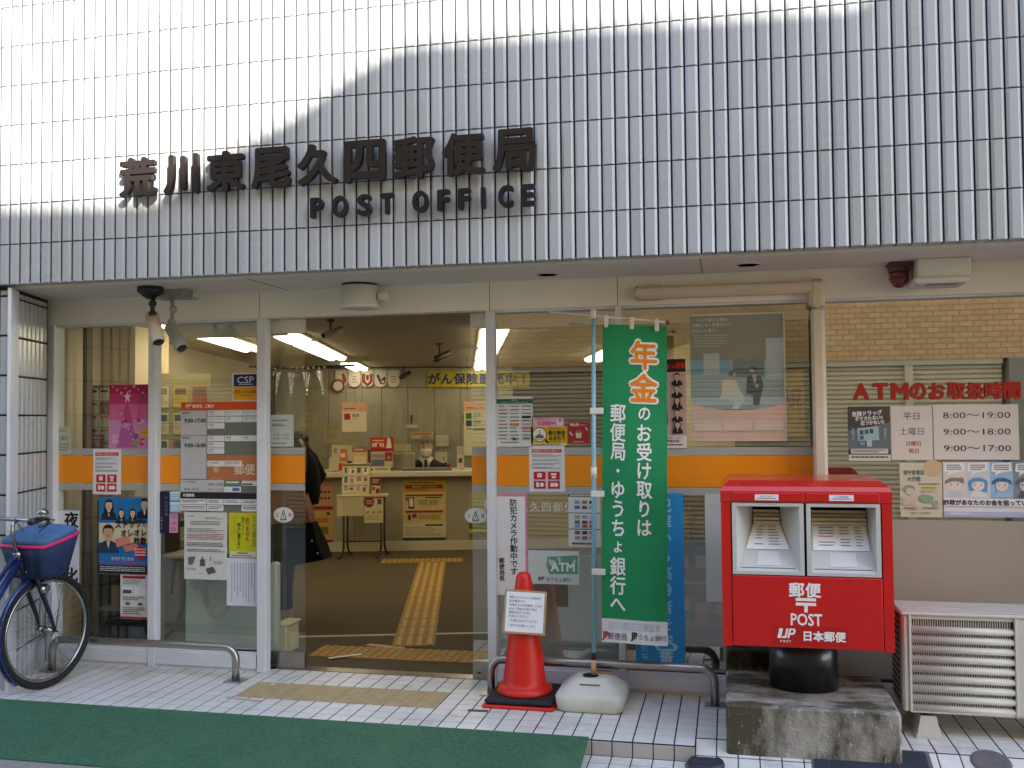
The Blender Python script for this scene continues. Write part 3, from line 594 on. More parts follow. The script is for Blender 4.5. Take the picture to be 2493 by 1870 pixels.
mm_ = MB(); draw(mm_, [('jp', .19, .42, .58, 'f3f1ec', 'b51410'), ('t', .69, .5, .56, 'f3f1ec', '日本郵便', {'b': .035})], .345, .088, -.0055)
m.add([(x+.0125, y_, z+.29) for x, y_, z in mm_.v], [], WI)
o0 = len(m.v)-len(mm_.v)
for f, i in zip(mm_.f, mm_.m): m.f.append([k+o0 for k in f]); m.m.append(m.mi(mm_.mats[i])); m.sm.append(False)
m.build('emblem_sticker', fd)
for s, kind in ((-1, 0), (1, 1)):
    x0, x1 = (-.338, -.006) if s < 0 else (.006, .338); z0, z1 = .617, .958
    m = MB(); fr = .02
    m.box(x0, x0+fr, -.003, .03, z0, z1, MGY); m.box(x1-fr, x1, -.003, .03, z0, z1, MGY); m.box(x0+fr, x1-fr, -.003, .03, z1-fr*.8, z1, MGY); m.box(x0+fr, x1-fr, -.003, .03, z0, z0+fr*.8, MGY)
    a, b, c, d = x0+fr, x1-fr, z0+fr*.8, z1-fr*.8; xm = (a+b)/2
    if kind == 0: e, f = xm-.066, xm+.066
    else: e, f = a+.008, b-.02
    yb = .16
    # funnel: floor panel slopes up to the slot, the cheeks close in on it
    m.add([(a, .0, c), (b, .0, c), (f, yb, d-.10), (e, yb, d-.10)], [(0, 1, 2, 3)], MGY)
    m.add([(a, .0, c), (e, yb, d-.10), (e, yb, d), (a, .0, d)], [(0, 1, 2, 3)], MGY); m.add([(b, .0, c), (b, .0, d), (f, yb, d), (f, yb, d-.10)], [(0, 1, 2, 3)], MGY)
    m.add([(a, 0, d), (e, yb, d), (f, yb, d), (b, 0, d)], [(0, 1, 2, 3)], mat('slot_roof', 'a09c94', rough=.6)); m.add([(e, yb, d-.10), (f, yb, d-.10), (f, yb+.1, d-.10), (e, yb+.1, d-.10)], [(0, 1, 2, 3)], MDK); m.add([(e, yb+.1, d-.10), (f, yb+.1, d-.10), (f, yb+.1, d), (e, yb+.1, d)], [(0, 1, 2, 3)], MDK)
    sf = m.build('slot_frame', t)
    m = MB()
    for k in range(4): yy = yb-.03+k*.012; zz = d-.099+k*.0175; gx = .003 if kind else .0; m.box(e+.004+gx, f-.004, yy, yy+.02, zz, zz+.015, ink(['c9b48c', 'd9c8a0', 'b79f74', 'd2bd92'][k]))
    m.build('slot_flap', sf)
    # notice lying on the slope
    def on(u, v_, lift=.0015):  # u 0..1 across, v 0..1 up the slope
        lo = Vector((a+(b-a)*u, 0, c)); hi = Vector((e+(f-e)*u, yb, d-.10)); p = lo.lerp(hi, v_); return (p.x, p.y-lift, p.z+lift*.5)
    m = MB(); W_ = ink('f4f5f8')
    m.add([on(.04, .45, .004), on(.96, .45, .004), on(.97, .985, .004), on(.03, .985, .004)], [(0, 1, 2, 3)], W_)
    for r in range(7):
        vv = .92-r*.062
        for (ua, ub) in ((.14, .44), (.5, .72), (.76, .92)) if kind else ((.2, .44), (.54, .84)):
            if random.random() < .85: m.add([on(ua, vv, .005), on(ub-random.random()*.1, vv, .005), on(ub-.05, vv+.018, .005), on(ua, vv+.018, .005)], [(0, 1, 2, 3)], ink('70737c' if (r*3+kind) % 5 else 'b46a62'))
    m.build('notice', sf)
    m = MB(); m.add([on(.05, .06, .002), on(.95, .06, .002), on(.95, .075, .002), on(.05, .075, .002)], [(0, 1, 2, 3)], mat('seam', '6f6d68')); 
    m.add([on(.3, .12, .002), on(.72, .12, .002), on(.72, .41, .002), on(.3, .41, .002)], [(0, 1, 2, 3)], mat('slot_grey2', 'd2cfca', rough=.4)); m.build('slot_panel', sf)
for cx, c2 in ((-.175, 'a05a5a'), (.165, '4a5a80')):
    o = sheet('slot_label', None, None, (cx-.055, .972, cx+.055, 1.0), -.0125, 'e9e9ee', [('t', .5, .33, .36, c2, '手紙・はがき' if cx < 0 else 'その他郵便物', {'w': .85}), ('l', .1, .6, .9, .85, 1, c2)], parent=t, th=.002)
# ------------------------------------------------------------------ air conditioner
MA = mat('unit_cream', 'c9c4ba', rough=.4, nscale=6, namt=.07); MAD = mat('unit_dark', '2a2927', rough=.7)
t = thing('air_conditioner', 'beige outdoor air conditioner unit with wide slatted grille beside the post box', 'air conditioner', (1.295, .30, 0))
m = MB(); m.bbox(0, .80, .03, .3, .122, .59, MA, .01); m.bbox(.0, .035, .0, .06, .122, .592, MA, .01); m.bbox(.505, .80, .0, .06, .122, .592, MA, .008); m.box(.035, .505, .001, .03, .122, .135, MA); m.build('case', t)
m = MB(); m.bbox(-.006, .806, -.004, .31, .590, .608, MA, .006)
for k in range(4): m.box(.02, .78, .05+k*.06, .065+k*.06, .608, .611, MA)
m.build('top_panel', t)
m = MB(); m.box(.03, .508, .024, .029, .132, .59, MAD); m.build('fan_opening', t)
m = MB()
for i in range(42): x = .045+i*.0108; m.box(x, x+.0038, .012, .024, .14, .575, MA)
m.build('fin_guard', t)
m = MB()
for k in range(9):
    z = .142+k*.0475; n_ = 8
    m.loft([[(x, .014+.018*math.cos(q)*(-1), z+.0175*math.sin(q)) for q in [2*math.pi*i/n_ for i in range(n_)]] for x in (.03, .51)], MA, True)
m.build('slat', t)
m = MB(); m.box(.03, .505, .005, .02, .575, .592, MA)
for s in (.028, .505): m.bbox(s, s+.012, -.006, .02, .125, .592, MA, .003)
m.build('grille_frame', t)
m = MB(); m.box(-.004, .0, .08, .28, .14, .58, MAD)
for k in range(14): m.box(-.006, -.004, .08, .28, .15+k*.031, .155+k*.031, MA)
m.build('side_coil', t)
for fx in (.115, .70):
    m = MB(); 
    m.loft([[(fx-.062, -.012, .0), (fx+.062, -.012, 0), (fx+.062, .33, 0), (fx-.062, .33, 0)], [(fx-.062, -.012, .014), (fx+.062, -.012, .014), (fx+.062, .33, .014), (fx-.062, .33, .014)], [(fx-.055, .0, .016), (fx+.055, .0, .016), (fx+.055, .32, .016), (fx-.055, .32, .016)], [(fx-.035, .012, .104), (fx+.035, .012, .104), (fx+.035, .31, .104), (fx-.035, .31, .104)]], MA)
    o = m.build('foot_block', None, (1.295, .30, .001)); tag(o, 'cream plastic foot block under the left end of the air conditioner' if fx < .3 else 'cream plastic foot block under the right end of the air conditioner', 'foot block', 'foot blocks of the air conditioner')
for fx in (.115, .70):
    m = MB(); m.box(fx-.02, fx+.02, .02, .29, .105, .123, MAD); m.build('foot', t)
# ------------------------------------------------------------------ lids in the ground
MCAP = mat('cap_navy', '30343f', rough=.55, nscale=30, namt=.2); MCAP2 = mat('cap_grey', '6b6663', rough=.7, nscale=30, namt=.2)
t = thing('drain_cap', 'dark navy round plastic cap standing on the lower tiles left of the concrete block', 'cap', (.352, -.075, -.0775)); m = MB(); m.lathe([(.084, -.03), (.086, .014), (.082, .028), (.07, .034), (.066, .03), (0, .031)], MCAP, n=32); m.build('cap', t)
m = MB(); m.lathe([(.098, -.03), (.1, .004), (.088, .007)], MCAP2, n=32); m.build('collar', t)
t = thing('drain_cap', 'grey brown round cap set in the sloping tiles in front of the air conditioner', 'cap', (1.625, .06, -.02)); m = MB(); m.lathe([(.086, -.06), (.088, .006), (.08, .012), (.07, .010), (0, .012)], MCAP2, n=32, M=Matrix.Rotation(R(19), 4, 'X')); m.build('cap', t)
t = thing('meter_lid', 'dark navy rectangular meter lid in a grey rim in front of the concrete block', 'lid', (1.10, .02, -.045)); MX = Matrix.Rotation(R(19), 4, 'X')
m = MB(); m.bbox(-.27, .27, -.13, .10, -.03, .016, MCAP2, .004, M=MX); m.build('rim', t)
m = MB()
for xa, xb in ((-.255, -.19), (-.185, .08), (.085, .25)): m.bbox(xa, xb, -.12, .085, .012, .021, MCAP, .003, M=MX)
m.build('lid', t)
# ------------------------------------------------------------------ papers and signs on the glass
OUT = .846
def G(name, label, cat, uv, bg, els, Y=OUT, **k): return sheet(name, label, cat, rect(*uv, Y), Y, bg, els, **k)
RED = 'c4242c'
def icons(y0, y1, s):
    o = []
    for a, b, c, d in ((.13, y0, .46, y0+s), (.53, y0, .86, y0+s), (.13, y1, .46, y1+s), (.53, y1, .86, y1+s)):
        o += [('r', a, b, c, d, RED)]
    o += [('r', .23, y0+s*.2, .36, y0+s*.75, 'f2e6e4'), ('r', .26, y0+s*.3, .33, y0+s*.65, 'e8d8d8'), ('r', .62, y0+s*.2, .77, y0+s*.45, 'f2e6e4'), ('r', .64, y0+s*.55, .75, y0+s*.85, 'f2e6e4'),
          ('r', .2, y1+s*.2, .28, y1+s*.8, 'f2e6e4'), ('c', .36, y1+s*.5, s*.28, 'f2e6e4'), ('r', .6, y1+s*.25, .7, y1+s*.75, 'f2e6e4'), ('c', .76, y1+s*.5, s*.27, 'f2e6e4')]
    return o
def notice(name, label, uv, grp=None):
    return G(name, label, 'notice', uv, 'e2e2e2', [('r', .08, .075, .92, .15, RED), ('t', .5, .112, .05, 'f4e4e4', '郵便局をご利用のお客さまへ', {'w': .76}), ('l', .09, .19, .9, .26, 3, '6a6a70', .4), ('l', .09, .30, .9, .35, 2, '6a6a70', .4), ('l', .09, .38, .9, .43, 2, '6a6a70', .4), ('l', .09, .46, .9, .51, 2, '6a6a70', .4)]+icons(.565, .765, .17), group=grp)
notice('notice', 'white notice with red heading and red icons on the orange band of the leftmost window', (201, 970, 261, 1068), 'red headed notices on the orange band')
notice('notice', 'white notice with red heading and four red icons beside the green banner', (1143, 963, 1220, 1062), 'red headed notices on the orange band')
G('poster', 'pink Christmas tree poster in the leftmost window', 'poster', (236, 831, 320, 970), 'c0386e', [('r', 0, .0, 1, .14, 'b02050'), ('r', 0, .3, 1, .55, 'cf6694'), ('r', 0, .55, 1, 1, 'c98ab4'), ('p', [(.47, .26), (.18, .98), (.74, .98)], 'b05a96'), ('p', [(.47, .26), (.30, .6), (.62, .6)], 'b84878'),
   ('p', [(.47, .1), (.5, .16), (.58, .17), (.51, .2), (.53, .28), (.47, .23), (.41, .28), (.43, .2), (.36, .17), (.44, .16)], 'f0c8d4'), ('v', .84, .03, .06, .055, '4a1828', 'ふれあい'), ('v', .78, .3, .055, .06, '8a2048', 'キャンペーン'), ('v', .12, .4, .035, .03, 'e6c0d4', '二〇二一年冬の'), ('t', .45, .63, .085, 'f4e4ee', '12/1', {'sh': .3}), ('t', .82, .58, .085, 'f4e4ee', '2/7', {'sh': .3}), ('c', .42, .55, .035, 'b02a58'), ('c', .76, .56, .03, 'b02a58'),
   ('c', .92, .75, .07, 'd8a81c'), ('t', .92, .75, .05, '5a4010', 'ATMで', {'w': .18}), ('c', .7, .8, .045, '7c4a94'), ('c', .68, .9, .045, '7c9a3c'), ('c', .85, .89, .055, 'b42438'), ('t', .85, .89, .055, 'f4e0e0', '夕巻', {'w': .17}), ('l', .08, .78, .26, .92, 5, 'e8d0e0')]+[('c', .1+.11*i, .03+.025*((i*7) % 5), .016+.004*(i % 3), 'e690ac') for i in range(8)]+[('c', .33+.06*i, .45+.08*i % .5, .012, 'f0d0e0') for i in range(6)])
G('poster', 'blue anti-fraud poster with portraits above a man in a suit in the leftmost window', 'poster', (214, 1075, 320, 1238), '2277b4', [('r', .0, .34, 1, .60, 'd8cfae'), ('bust', .2, .10, .062, 'd8b498', '241c1a', '2a2a34', 1), ('bust', .46, .2, .045, 'dcbca0', '2a1e1a', '3a3a44', 1), ('bust', .69, .2, .045, 'dcbca0', '2a1e1a', '3a3a44', 1), ('bust', .93, .08, .06, 'd4ac8c', '1c1a1a', '20222c'),
   ('bust', .2, .46, .085, 'd2a684', '221c1a', '2c3e54'), ('tl', .34, .36, .11, '2a1a1a', 'ストップ!!', {'w': .62, 'b': .03, 'rot': .06}), ('tl', .46, .475, .105, '2a1a1a', 'オレオレ', {'w': .52, 'b': .03, 'rot': .05}), ('tl', .72, .57, .10, '2a1a1a', '詐欺', {'w': .26, 'b': .03}), ('p', [(.34, .55), (.62, .50), (.66, .60), (.38, .66)], 'd88a78'), ('p', [(.5, .64), (.78, .6), (.84, .68), (.55, .72)], 'd07a6a'), ('c', .86, .72, .085, 'b82430'), ('l', .74, .67, .97, .78, 3, 'f0c0b8'), ('t', .5, .81, .05, 'd8d0c0', '警視庁 荒川警察', {'w': .46}), ('t', .5, .865, .055, 'c83a6a', 'キャッシュカードを預かることは', {'w': .92, 'b': .02}),
   ('r', 0, .9, 1, 1, '1c1e24'), ('l', .04, .915, .96, .985, 3, 'c8c8c8')])
G('notice', 'small white price notice with red edges in the leftmost window behind the rail', 'notice', (260, 1236, 319, 1337), 'd8d6d2', [('r', .0, .01, 1, .05, '9a2c34'), ('r', .08, .08, .92, .14, '9a2c34'), ('l', .1, .17, .9, .28, 3, '7a7672'), ('r', .06, .33, .46, .5, 'e6e4e0'), ('r', .52, .33, .95, .5, 'e6e4e0'), ('l', .1, .38, .42, .48, 1, '4a4644', .8), ('l', .1, .53, .9, .62, 2, '7a7672'), ('r', .2, .65, .36, .7, '5a5652'), ('r', .66, .65, .82, .7, '5a5652'), ('l', .1, .75, .9, .92, 4, '7a7672'), ('r', 0, .95, 1, .99, '9a2c34')])
G('hanging_sign', 'tall white board with black kanji behind the bicycle in the leftmost window', 'sign', (118, 1101, 171, 1262), 'd9dbdb', [('v', .68, .04, .2, .22, '141414', '夜', {'b': .03}), ('v', .68, .78, .2, .22, '141414', '化', {'b': .03}), ('r', .0, .0, 1, .008, '8a8a8a')])
G('notice', 'pale green paper low on the far left glass above the orange band', 'notice', (120, 922, 152, 982), 'b7bda6', [('l', .1, .1, .9, .2, 2, '7a7e6c'), ('t', .5, .42, .16, '5a5e50', 'ご案内', {'w': .8}), ('l', .1, .6, .9, .9, 3, '8a8e7c')])
G('sticker', 'blue and yellow security company sticker at the top of the second window', 'sticker', (502, 806, 557, 866), 'e6e2d4', [('r', .05, .04, 1, .48, '1c2560'), ('t', .52, .24, .34, 'e4e6f0', 'CSP', {'w': .78, 'sx': 1.2}), ('l', .26, .39, .82, .43, 1, 'c8cce0', .8), ('r', .05, .5, 1, .97, 'e6a010'), ('t', .52, .68, .13, '8a3a10', '防犯システム設置', {'w': .82, 'b': .02}), ('l', .3, .8, .8, .83, 1, '8a5010', .8)])
cells = [('r', 0, 0, 1, .075, 'd8501a'), ('jp', .1, .033, .034, 'f4e4dc', 'd8501a'), ('tl', .15, .038, .034, 'f6e8e0', '郵便局  ご案内', {'w': .36, 'b': .02}), ('r', .345, .49, 1, .72, 'b8734a'), ('t', .83, .62, .105, 'd8c8a8', '郵便', {'b': .015}), ('c', .46, .62, .03, 'cda27a'), ('t', .46, .7, .03, 'cda27a', 'JP POST', {'w': .2})]
def cell(a, b, c, d, tx, sub=1):
    r = [('r', a, b, c, d, 'dddddb')]
    if tx: r += [('tl', a+.015, b+(d-b)*.36, .026, '3a3a3e', tx, {'w': (c-a)*.8})]
    if sub: r += [('l', a+.015, b+(d-b)*.72, a+.09, b+(d-b)*.8, 1, '8a8a8a', .8)]
    return r
for (b, d), row in (((.078, .130), ('郵便', 'ゆうパック', 'ゆうメール')), ((.137, .188), ('レターパック', 'EMS', '切手・はがき')), ((.194, .247), ('印紙', None, None)), ((.31, .362), ('貯金', '振替', '為替')), ((.368, .42), ('国債',)), ((.425, .477), ('証券',)), ((.54, .593), ('生命保険', '国際送金受取'))):
    for (a, c), tx in zip(((.35, .572), (.578, .798), (.804, 1)), row):
        if tx: cells += cell(a, b, c, d, tx)
cells += [('r', 0, .079, .342, .305, 'bdbbb8'), ('r', 0, .31, .340, .708, 'bdbbbb'), ('tl', .02, .1, .022, '4a4a4c', '郵便窓口', {'b': .02}), ('tl', .02, .33, .022, '4a4a4c', '貯金窓口', {'b': .02}), ('tl', .02, .135, .018, '5a5a5c', '平日'), ('tl', .02, .365, .018, '5a5a5c', '平日'), ('tr', .335, .17, .052, '1e1a18', '9:00-17:00', {'w': .29, 'b': .035}), ('tr', .335, .398, .052, '1e1a18', '9:00-16:00', {'w': .29, 'b': .035}),
   ('r', 0, .716, .566, .826, 'c2c0bd'), ('tl', .02, .735, .022, '4a4a4c', 'ATM 取扱時間'), ('tl', .05, .802, .036, '3a3a3e', '8:00-19:00', {'w': .24}), ('tr', .555, .756, .036, '3a3a3e', '9:00-18:00', {'w': .23}), ('tr', .555, .803, .036, 'b8645a', '9:00-17:00', {'w': .23}), ('r', .572, .722, .79, .768, '5a8a70'), ('r', .6, .73, .76, .742, 'e4e6e0'), ('r', .8, .722, .99, .768, 'd6d4cc'), ('l', .81, .745, .98, .765, 1, '4a4a50', .8), ('r', .572, .776, .79, .826, 'e2e2e0'), ('r', .68, .786, .77, .816, '4a6aa4'), ('tl', .6, .8, .03, '4a4e58', 'e'),
   ('r', 0, .833, 1, .886, '24242e'), ('tl', .03, .858, .03, 'e0e0e0', '代理業務', {'b': .03})]
for b, d in ((.890, .941), (.946, .998)):
    for a, c in ((0, .342), (.35, .566), (.574, .79), (.796, 1)):
        if (a, b) == (.574, .946): continue
        cells += [('r', a, b, c, d, 'dcdbd9'), ('l', a+.02, b+.012, c-.02, d-.012, 2, '5a5a5e', .5)]
G('information_board', 'grey and white office guide board with orange heading and opening hours in the second window', 'board', (391, 868, 557, 1104), '6d7264', cells)
G('notice', 'large white typed notice with small drawings low in the second window', 'notice', (398, 1107, 490, 1252), 'd3d3cc', [('l', .08, .05, .3, .07, 1, '8a8a88', .7), ('l', .5, .07, .9, .11, 2, '8a8a88', .5), ('l', .15, .13, .85, .2, 3, '7a7a78', .45), ('l', .07, .24, .93, .31, 3, '7a7a78', .4), ('l', .07, .32, .93, .42, 4, 'b0605c', .4), ('l', .07, .45, .93, .52, 3, '6a6a68', .4), ('l', .07, .55, .93, .6, 2, '6a6a68', .4), ('p', [(.1, .67), (.28, .66), (.2, .78), (.1, .78)], '6a6a66'), ('r', .38, .7, .5, .8, '5a5a58'), ('r', .42, .66, .46, .7, '6a6a68'), ('r', .62, .66, .64, .72, '5a5a58'), ('p', [(.52, .84), (.68, .80), (.76, .88), (.58, .92)], '5c5c58'), ('l', .06, .83, .3, .87, 2, '8a8a88', .4), ('l', .7, .72, .92, .77, 2, '8a8a88', .4), ('l', .34, .9, .5, .92, 1, '8a8a88')])
G('notice', 'bright yellow vertical Japanese warning paper beside the left door post', 'notice', (495, 1108, 555, 1205), 'c3c41c', [('v', .9, .06, .088, .1, '2a5a34', 'ATMで還付金は'), ('v', .66, .1, .105, .115, 'a02420', '戻りません', {'b': .015}), ('v', .5, .08, .07, .075, '2a3a4a', '暗証・カード'), ('v', .36, .22, .085, .09, '2a2a20', '他人に渡さない', {'b': .02}), ('v', .2, .08, .075, .06, '6a6a20', 'ちょっとまって！！'), ('r', .04, .86, .98, .985, 'd2d0b4'), ('l', .3, .88, .7, .92, 1, '4a4a3a', .7), ('l', .1, .94, .9, .97, 1, '7a7a68', .7)])
G('notice', 'white vertical typed notice lowest beside the left door post', 'notice', (490, 1206, 556, 1309), 'd6d8de', [('vl', .12, .1, .95, .92, 9, '8a8c94', .25)])
G('sticker', 'small pink sale slip in the second window', 'slip', (366, 1109, 384, 1151), 'd79ab4', [('l', .15, .05, .85, .3, 3, 'a04a78'), ('t', .5, .5, .2, 'b02a6a', 'USE', {'w': .8}), ('l', .15, .7, .85, .95, 3, 'a04a78')])
G('poster', 'narrow navy poster strip with white lettering in the second window', 'poster', (344, 1062, 366, 1152), '1b1c34', [('v', .7, .1, .1, .09, '7a7a9a', 'かんぽ生命'), ('v', .25, .6, .06, .06, 'e0e0e8', 'Smile')])
for v0, v1, l in ((1062, 1082, 'upper light blue slip beside the office guide board'), (1084, 1107, 'lower light blue slip beside the office guide board')):
    G('slip', l, 'slip', (367, v0, 391, v1), '8cc0d8', [('r', 0, 0, 1, .3, 'd4e0e4'), ('l', .1, .4, .9, .9, 3, 'e4f0f4')], group='light blue slips')
sheet('notice', 'pale green opening hours notice on the left sliding door glass', 'notice', rect(585, 896, 634, 965, .932), .932, 'c6d0c6', [('l', .05, .16, .75, .2, 1, '5a645e', .8), ('l', .05, .28, .7, .38, 2, '5a645e', .5), ('t', .46, .63, .1, '7a807a', '17:30〜18:30', {'w': .75}), ('t', .46, .74, .1, '7a807a', '16:30〜18:30', {'w': .75}), ('l', .05, .88, .7, .91, 1, '5a645e', .8)])
for uv, l in (((591, 1096, 634, 1129), 'oval caution sticker on the left sliding door glass'), ((1004, 1098, 1051, 1131), 'oval caution sticker on the right sliding door glass')):
    x0, z0, x1, z1 = rect(*uv, .932); w_, h_ = x1-x0, z1-z0; m = MB()
    m.prism([(w_/2*math.cos(k*math.pi/18), h_/2+h_/2*math.sin(k*math.pi/18)) for k in range(36)], 0, .001, ink('d8dcd8'))
    draw(m, [('t', .17, .5, .3, 'a8343c', '注'), ('t', .83, .5, .3, 'a8343c', '意'), ('p', [(.5, .12), (.33, .82), (.67, .82)], '2e4840'), ('p', [(.5, .26), (.39, .75), (.61, .75)], 'd8dcd8'), ('r', .485, .36, .515, .66, '2e4840'), ('l', .38, .88, .62, .92, 1, '5a645e', .8)], w_, h_, 0)
    tag(m.build('sticker', None, ((x0+x1)/2, .932, z0)), l, 'sticker', 'oval door stickers')
# third window
G('poster', 'white bank logo list poster with green heading in the window right of the door', 'poster', (1073, 857, 1151, 965), 'dde0da', [('r', 0, .045, 1, .14, '2c6a50'), ('t', .5, .07, .032, 'e0ece4', 'お取扱い', {'w': .5}), ('t', .5, .115, .032, 'e0ece4', '即時振替サービスをご利用いただけます', {'w': .92})]+[(k, a, b, c, d, 1, col, .7) if k == 'l' else (k, a, b, c, d, col) for r in range(10) for a, c in ((.05, .3), (.37, .62), (.7, .95)) for k, b, d, col in (('l', .18+r*.072, .21+r*.072, ['6a7470', '8a8480', '4a5450', 'a86a60'][(r*3+int(a*9)) % 4]),)]+[('r', .7, .385, .95, .43, '2a3030'), ('r', .37, .53, .62, .58, 'd8864a'), ('r', .7, .6, .95, .65, 'c87a7a'), ('r', .74, .81, .92, .86, '6a8898'), ('r', .44, .82, .54, .87, '4a4e4e'), ('l', .1, .9, .9, .93, 1, '7a807c', .7)])
G('coupon', 'pink 5,000 yen campaign slip above the yellow police sticker', 'slip', (1149, 902, 1218, 922), 'e4a8ba', [('l', .1, .1, .6, .2, 1, 'b04a6a', .8), ('t', .38, .6, .62, 'c02a50', '5,000', {'w': .42, 'b': .02}), ('l', .56, .5, .78, .8, 2, 'b04a6a'), ('c', .88, .5, .4, 'f0e0e0'), ('c', .88, .3, .2, 'd8707a')])
G('sticker', 'yellow and black neighbourhood watch sticker with magnifying glass', 'sticker', (1147, 922, 1225, 962), 'dfb50e', [('c', .24, .42, .40, '2a2a24'), ('c', .24, .42, .36, 'e8e8e0'), ('p', [(.38, .72), (.43, .66), (.50, .86), (.45, .92)], '2a2a24'), ('p', [(.1, .52), (.24, .38), (.38, .52), (.34, .62), (.14, .62)], '6a6c68'), ('r', .23, .18, .25, .4, '3a3a38'), ('r', .12, .66, .36, .69, '7a7c78'), ('l', .49, .06, .95, .16, 2, '6a5a10'), ('t', .72, .33, .3, '1c1a10', '街の安全', {'w': .47, 'b': .03}), ('t', .72, .62, .3, '1c1a10', 'みまもり', {'w': .45, 'b': .03}), ('l', .5, .8, .95, .84, 1, '6a5a10', .8), ('r', .02, .9, .98, .99, 'ece6c8'), ('l', .04, .92, .96, .97, 1, '3a3a30', .8)])
G('sticker', 'dark red Wi-Fi sticker with signal arcs beside the banner pole', 'sticker', (1227, 912, 1273, 957), 'a82a30', [('t', .3, .12, .2, 'f0e6e4', 'Wi-Fi', {'w': .5, 'b': .035}), ('l', .6, .12, .94, .16, 1, 'd8b0b0', .8), ('p', [(.36, .5), (.64, .5), (.62, .76), (.38, .76)], 'd8cfae'), ('c', .5, .44, .12, 'b85a40', (1.3, .7)), ('p', [(.06, .46), (.12, .44), (.17, .56), (.24, .6), (.22, .66), (.12, .6)], 'e4c8c8'), ('p', [(.94, .4), (.88, .26), (.82, .24), (.8, .28), (.86, .34), (.89, .42)], 'e4c8c8'), ('l', .26, .92, .76, .96, 1, 'e0b8b8', .8)])
G('sign', 'tall white vertical sign with pink edge about security cameras beside the door post', 'sign', (1070, 1066, 1139, 1286), 'd98aa4', [('r', .06, .03, .94, 1, 'e6e6e6')]+[('v', .58, .055, .075, .078, '2a2220', '防犯カメラ作動中です', {'b': .022}), ('v', .2, .635, .0575, .058, '2a2220', '郵便局長', {'b': .022})])
G('plate', 'white enamel ATM plate with peeling green print below the card list', 'plate', (1141, 1190, 1251, 1262), 'c9d2cb', [('p', [(.38, .18), (.98, .12), (.98, .68), (.42, .7), (.36, .45)], '5f9a7c'), ('p', [(.4, .25), (.55, .3), (.5, .5), (.42, .42)], 'b8c8be'), ('p', [(.6, .16), (.66, .28), (.62, .34), (.57, .22)], 'b8c8be'), ('p', [(.9, .2), (.95, .3), (.88, .4)], 'b8c8be'), ('t', .68, .47, .36, 'e6ece8', 'ATM', {'w': .5, 'b': .03}), ('jp', .26, .84, .12, '2e4a40', 'c9d2cb', 0), ('t', .6, .86, .15, '5a6660', 'ゆうちょ銀行', {'w': .48})], th=.006)
G('poster', 'white list of accepted cards half hidden behind the banner pole', 'poster', (1228, 1068, 1297, 1181), 'd5d8d6', [('r', 0, .0, 1, .05, '3a3e40'), ('l', .05, .01, .95, .04, 1, 'd0d0d0', .8), ('r', 0, .35, 1, .365, '4a4e50'), ('r', 0, .66, 1, .675, '4a4e50')]+[('r', .2+.23*i, y, .36+.23*i, y+.06, c) for y, cs in ((.12, ('8a8f9a', 'b06a4a', '3a3a40')), (.22, ('4a6a9a', '5a5a60', '9aa0a4')), (.4, ('b8a83a', '8aa0ac', 'c8c8c8')), (.5, ('5a6a6a', '4a4a58', 'b05a6a')), (.58, ('7aa4b8', '9a5a50', '6a6a6a')), (.7, ('4a5a6a', '3a3a3a', '9a6a60')), (.8, ('b87a8a', '8a5a5a', '8a9a9a'))) for i, c in enumerate(cs)]+[('l', .1, .92, .9, .97, 1, '5a5a5a', .7)])
m = MB(); x0, z0, x1, z1 = rect(1041, 1078, 1262, 1113, .8485)
for i, ch in enumerate('荒川東尾久四郵便局'): put(m, ch, at(1054+i*25.2, 1095, .8485)[0], (z0+z1)/2, 0, .062, ink('d8dad2'))
tag(m.build('glass_lettering', None, (0, .8482, 0)), 'thin white office name lettering on the glass behind the security camera sign', 'lettering')
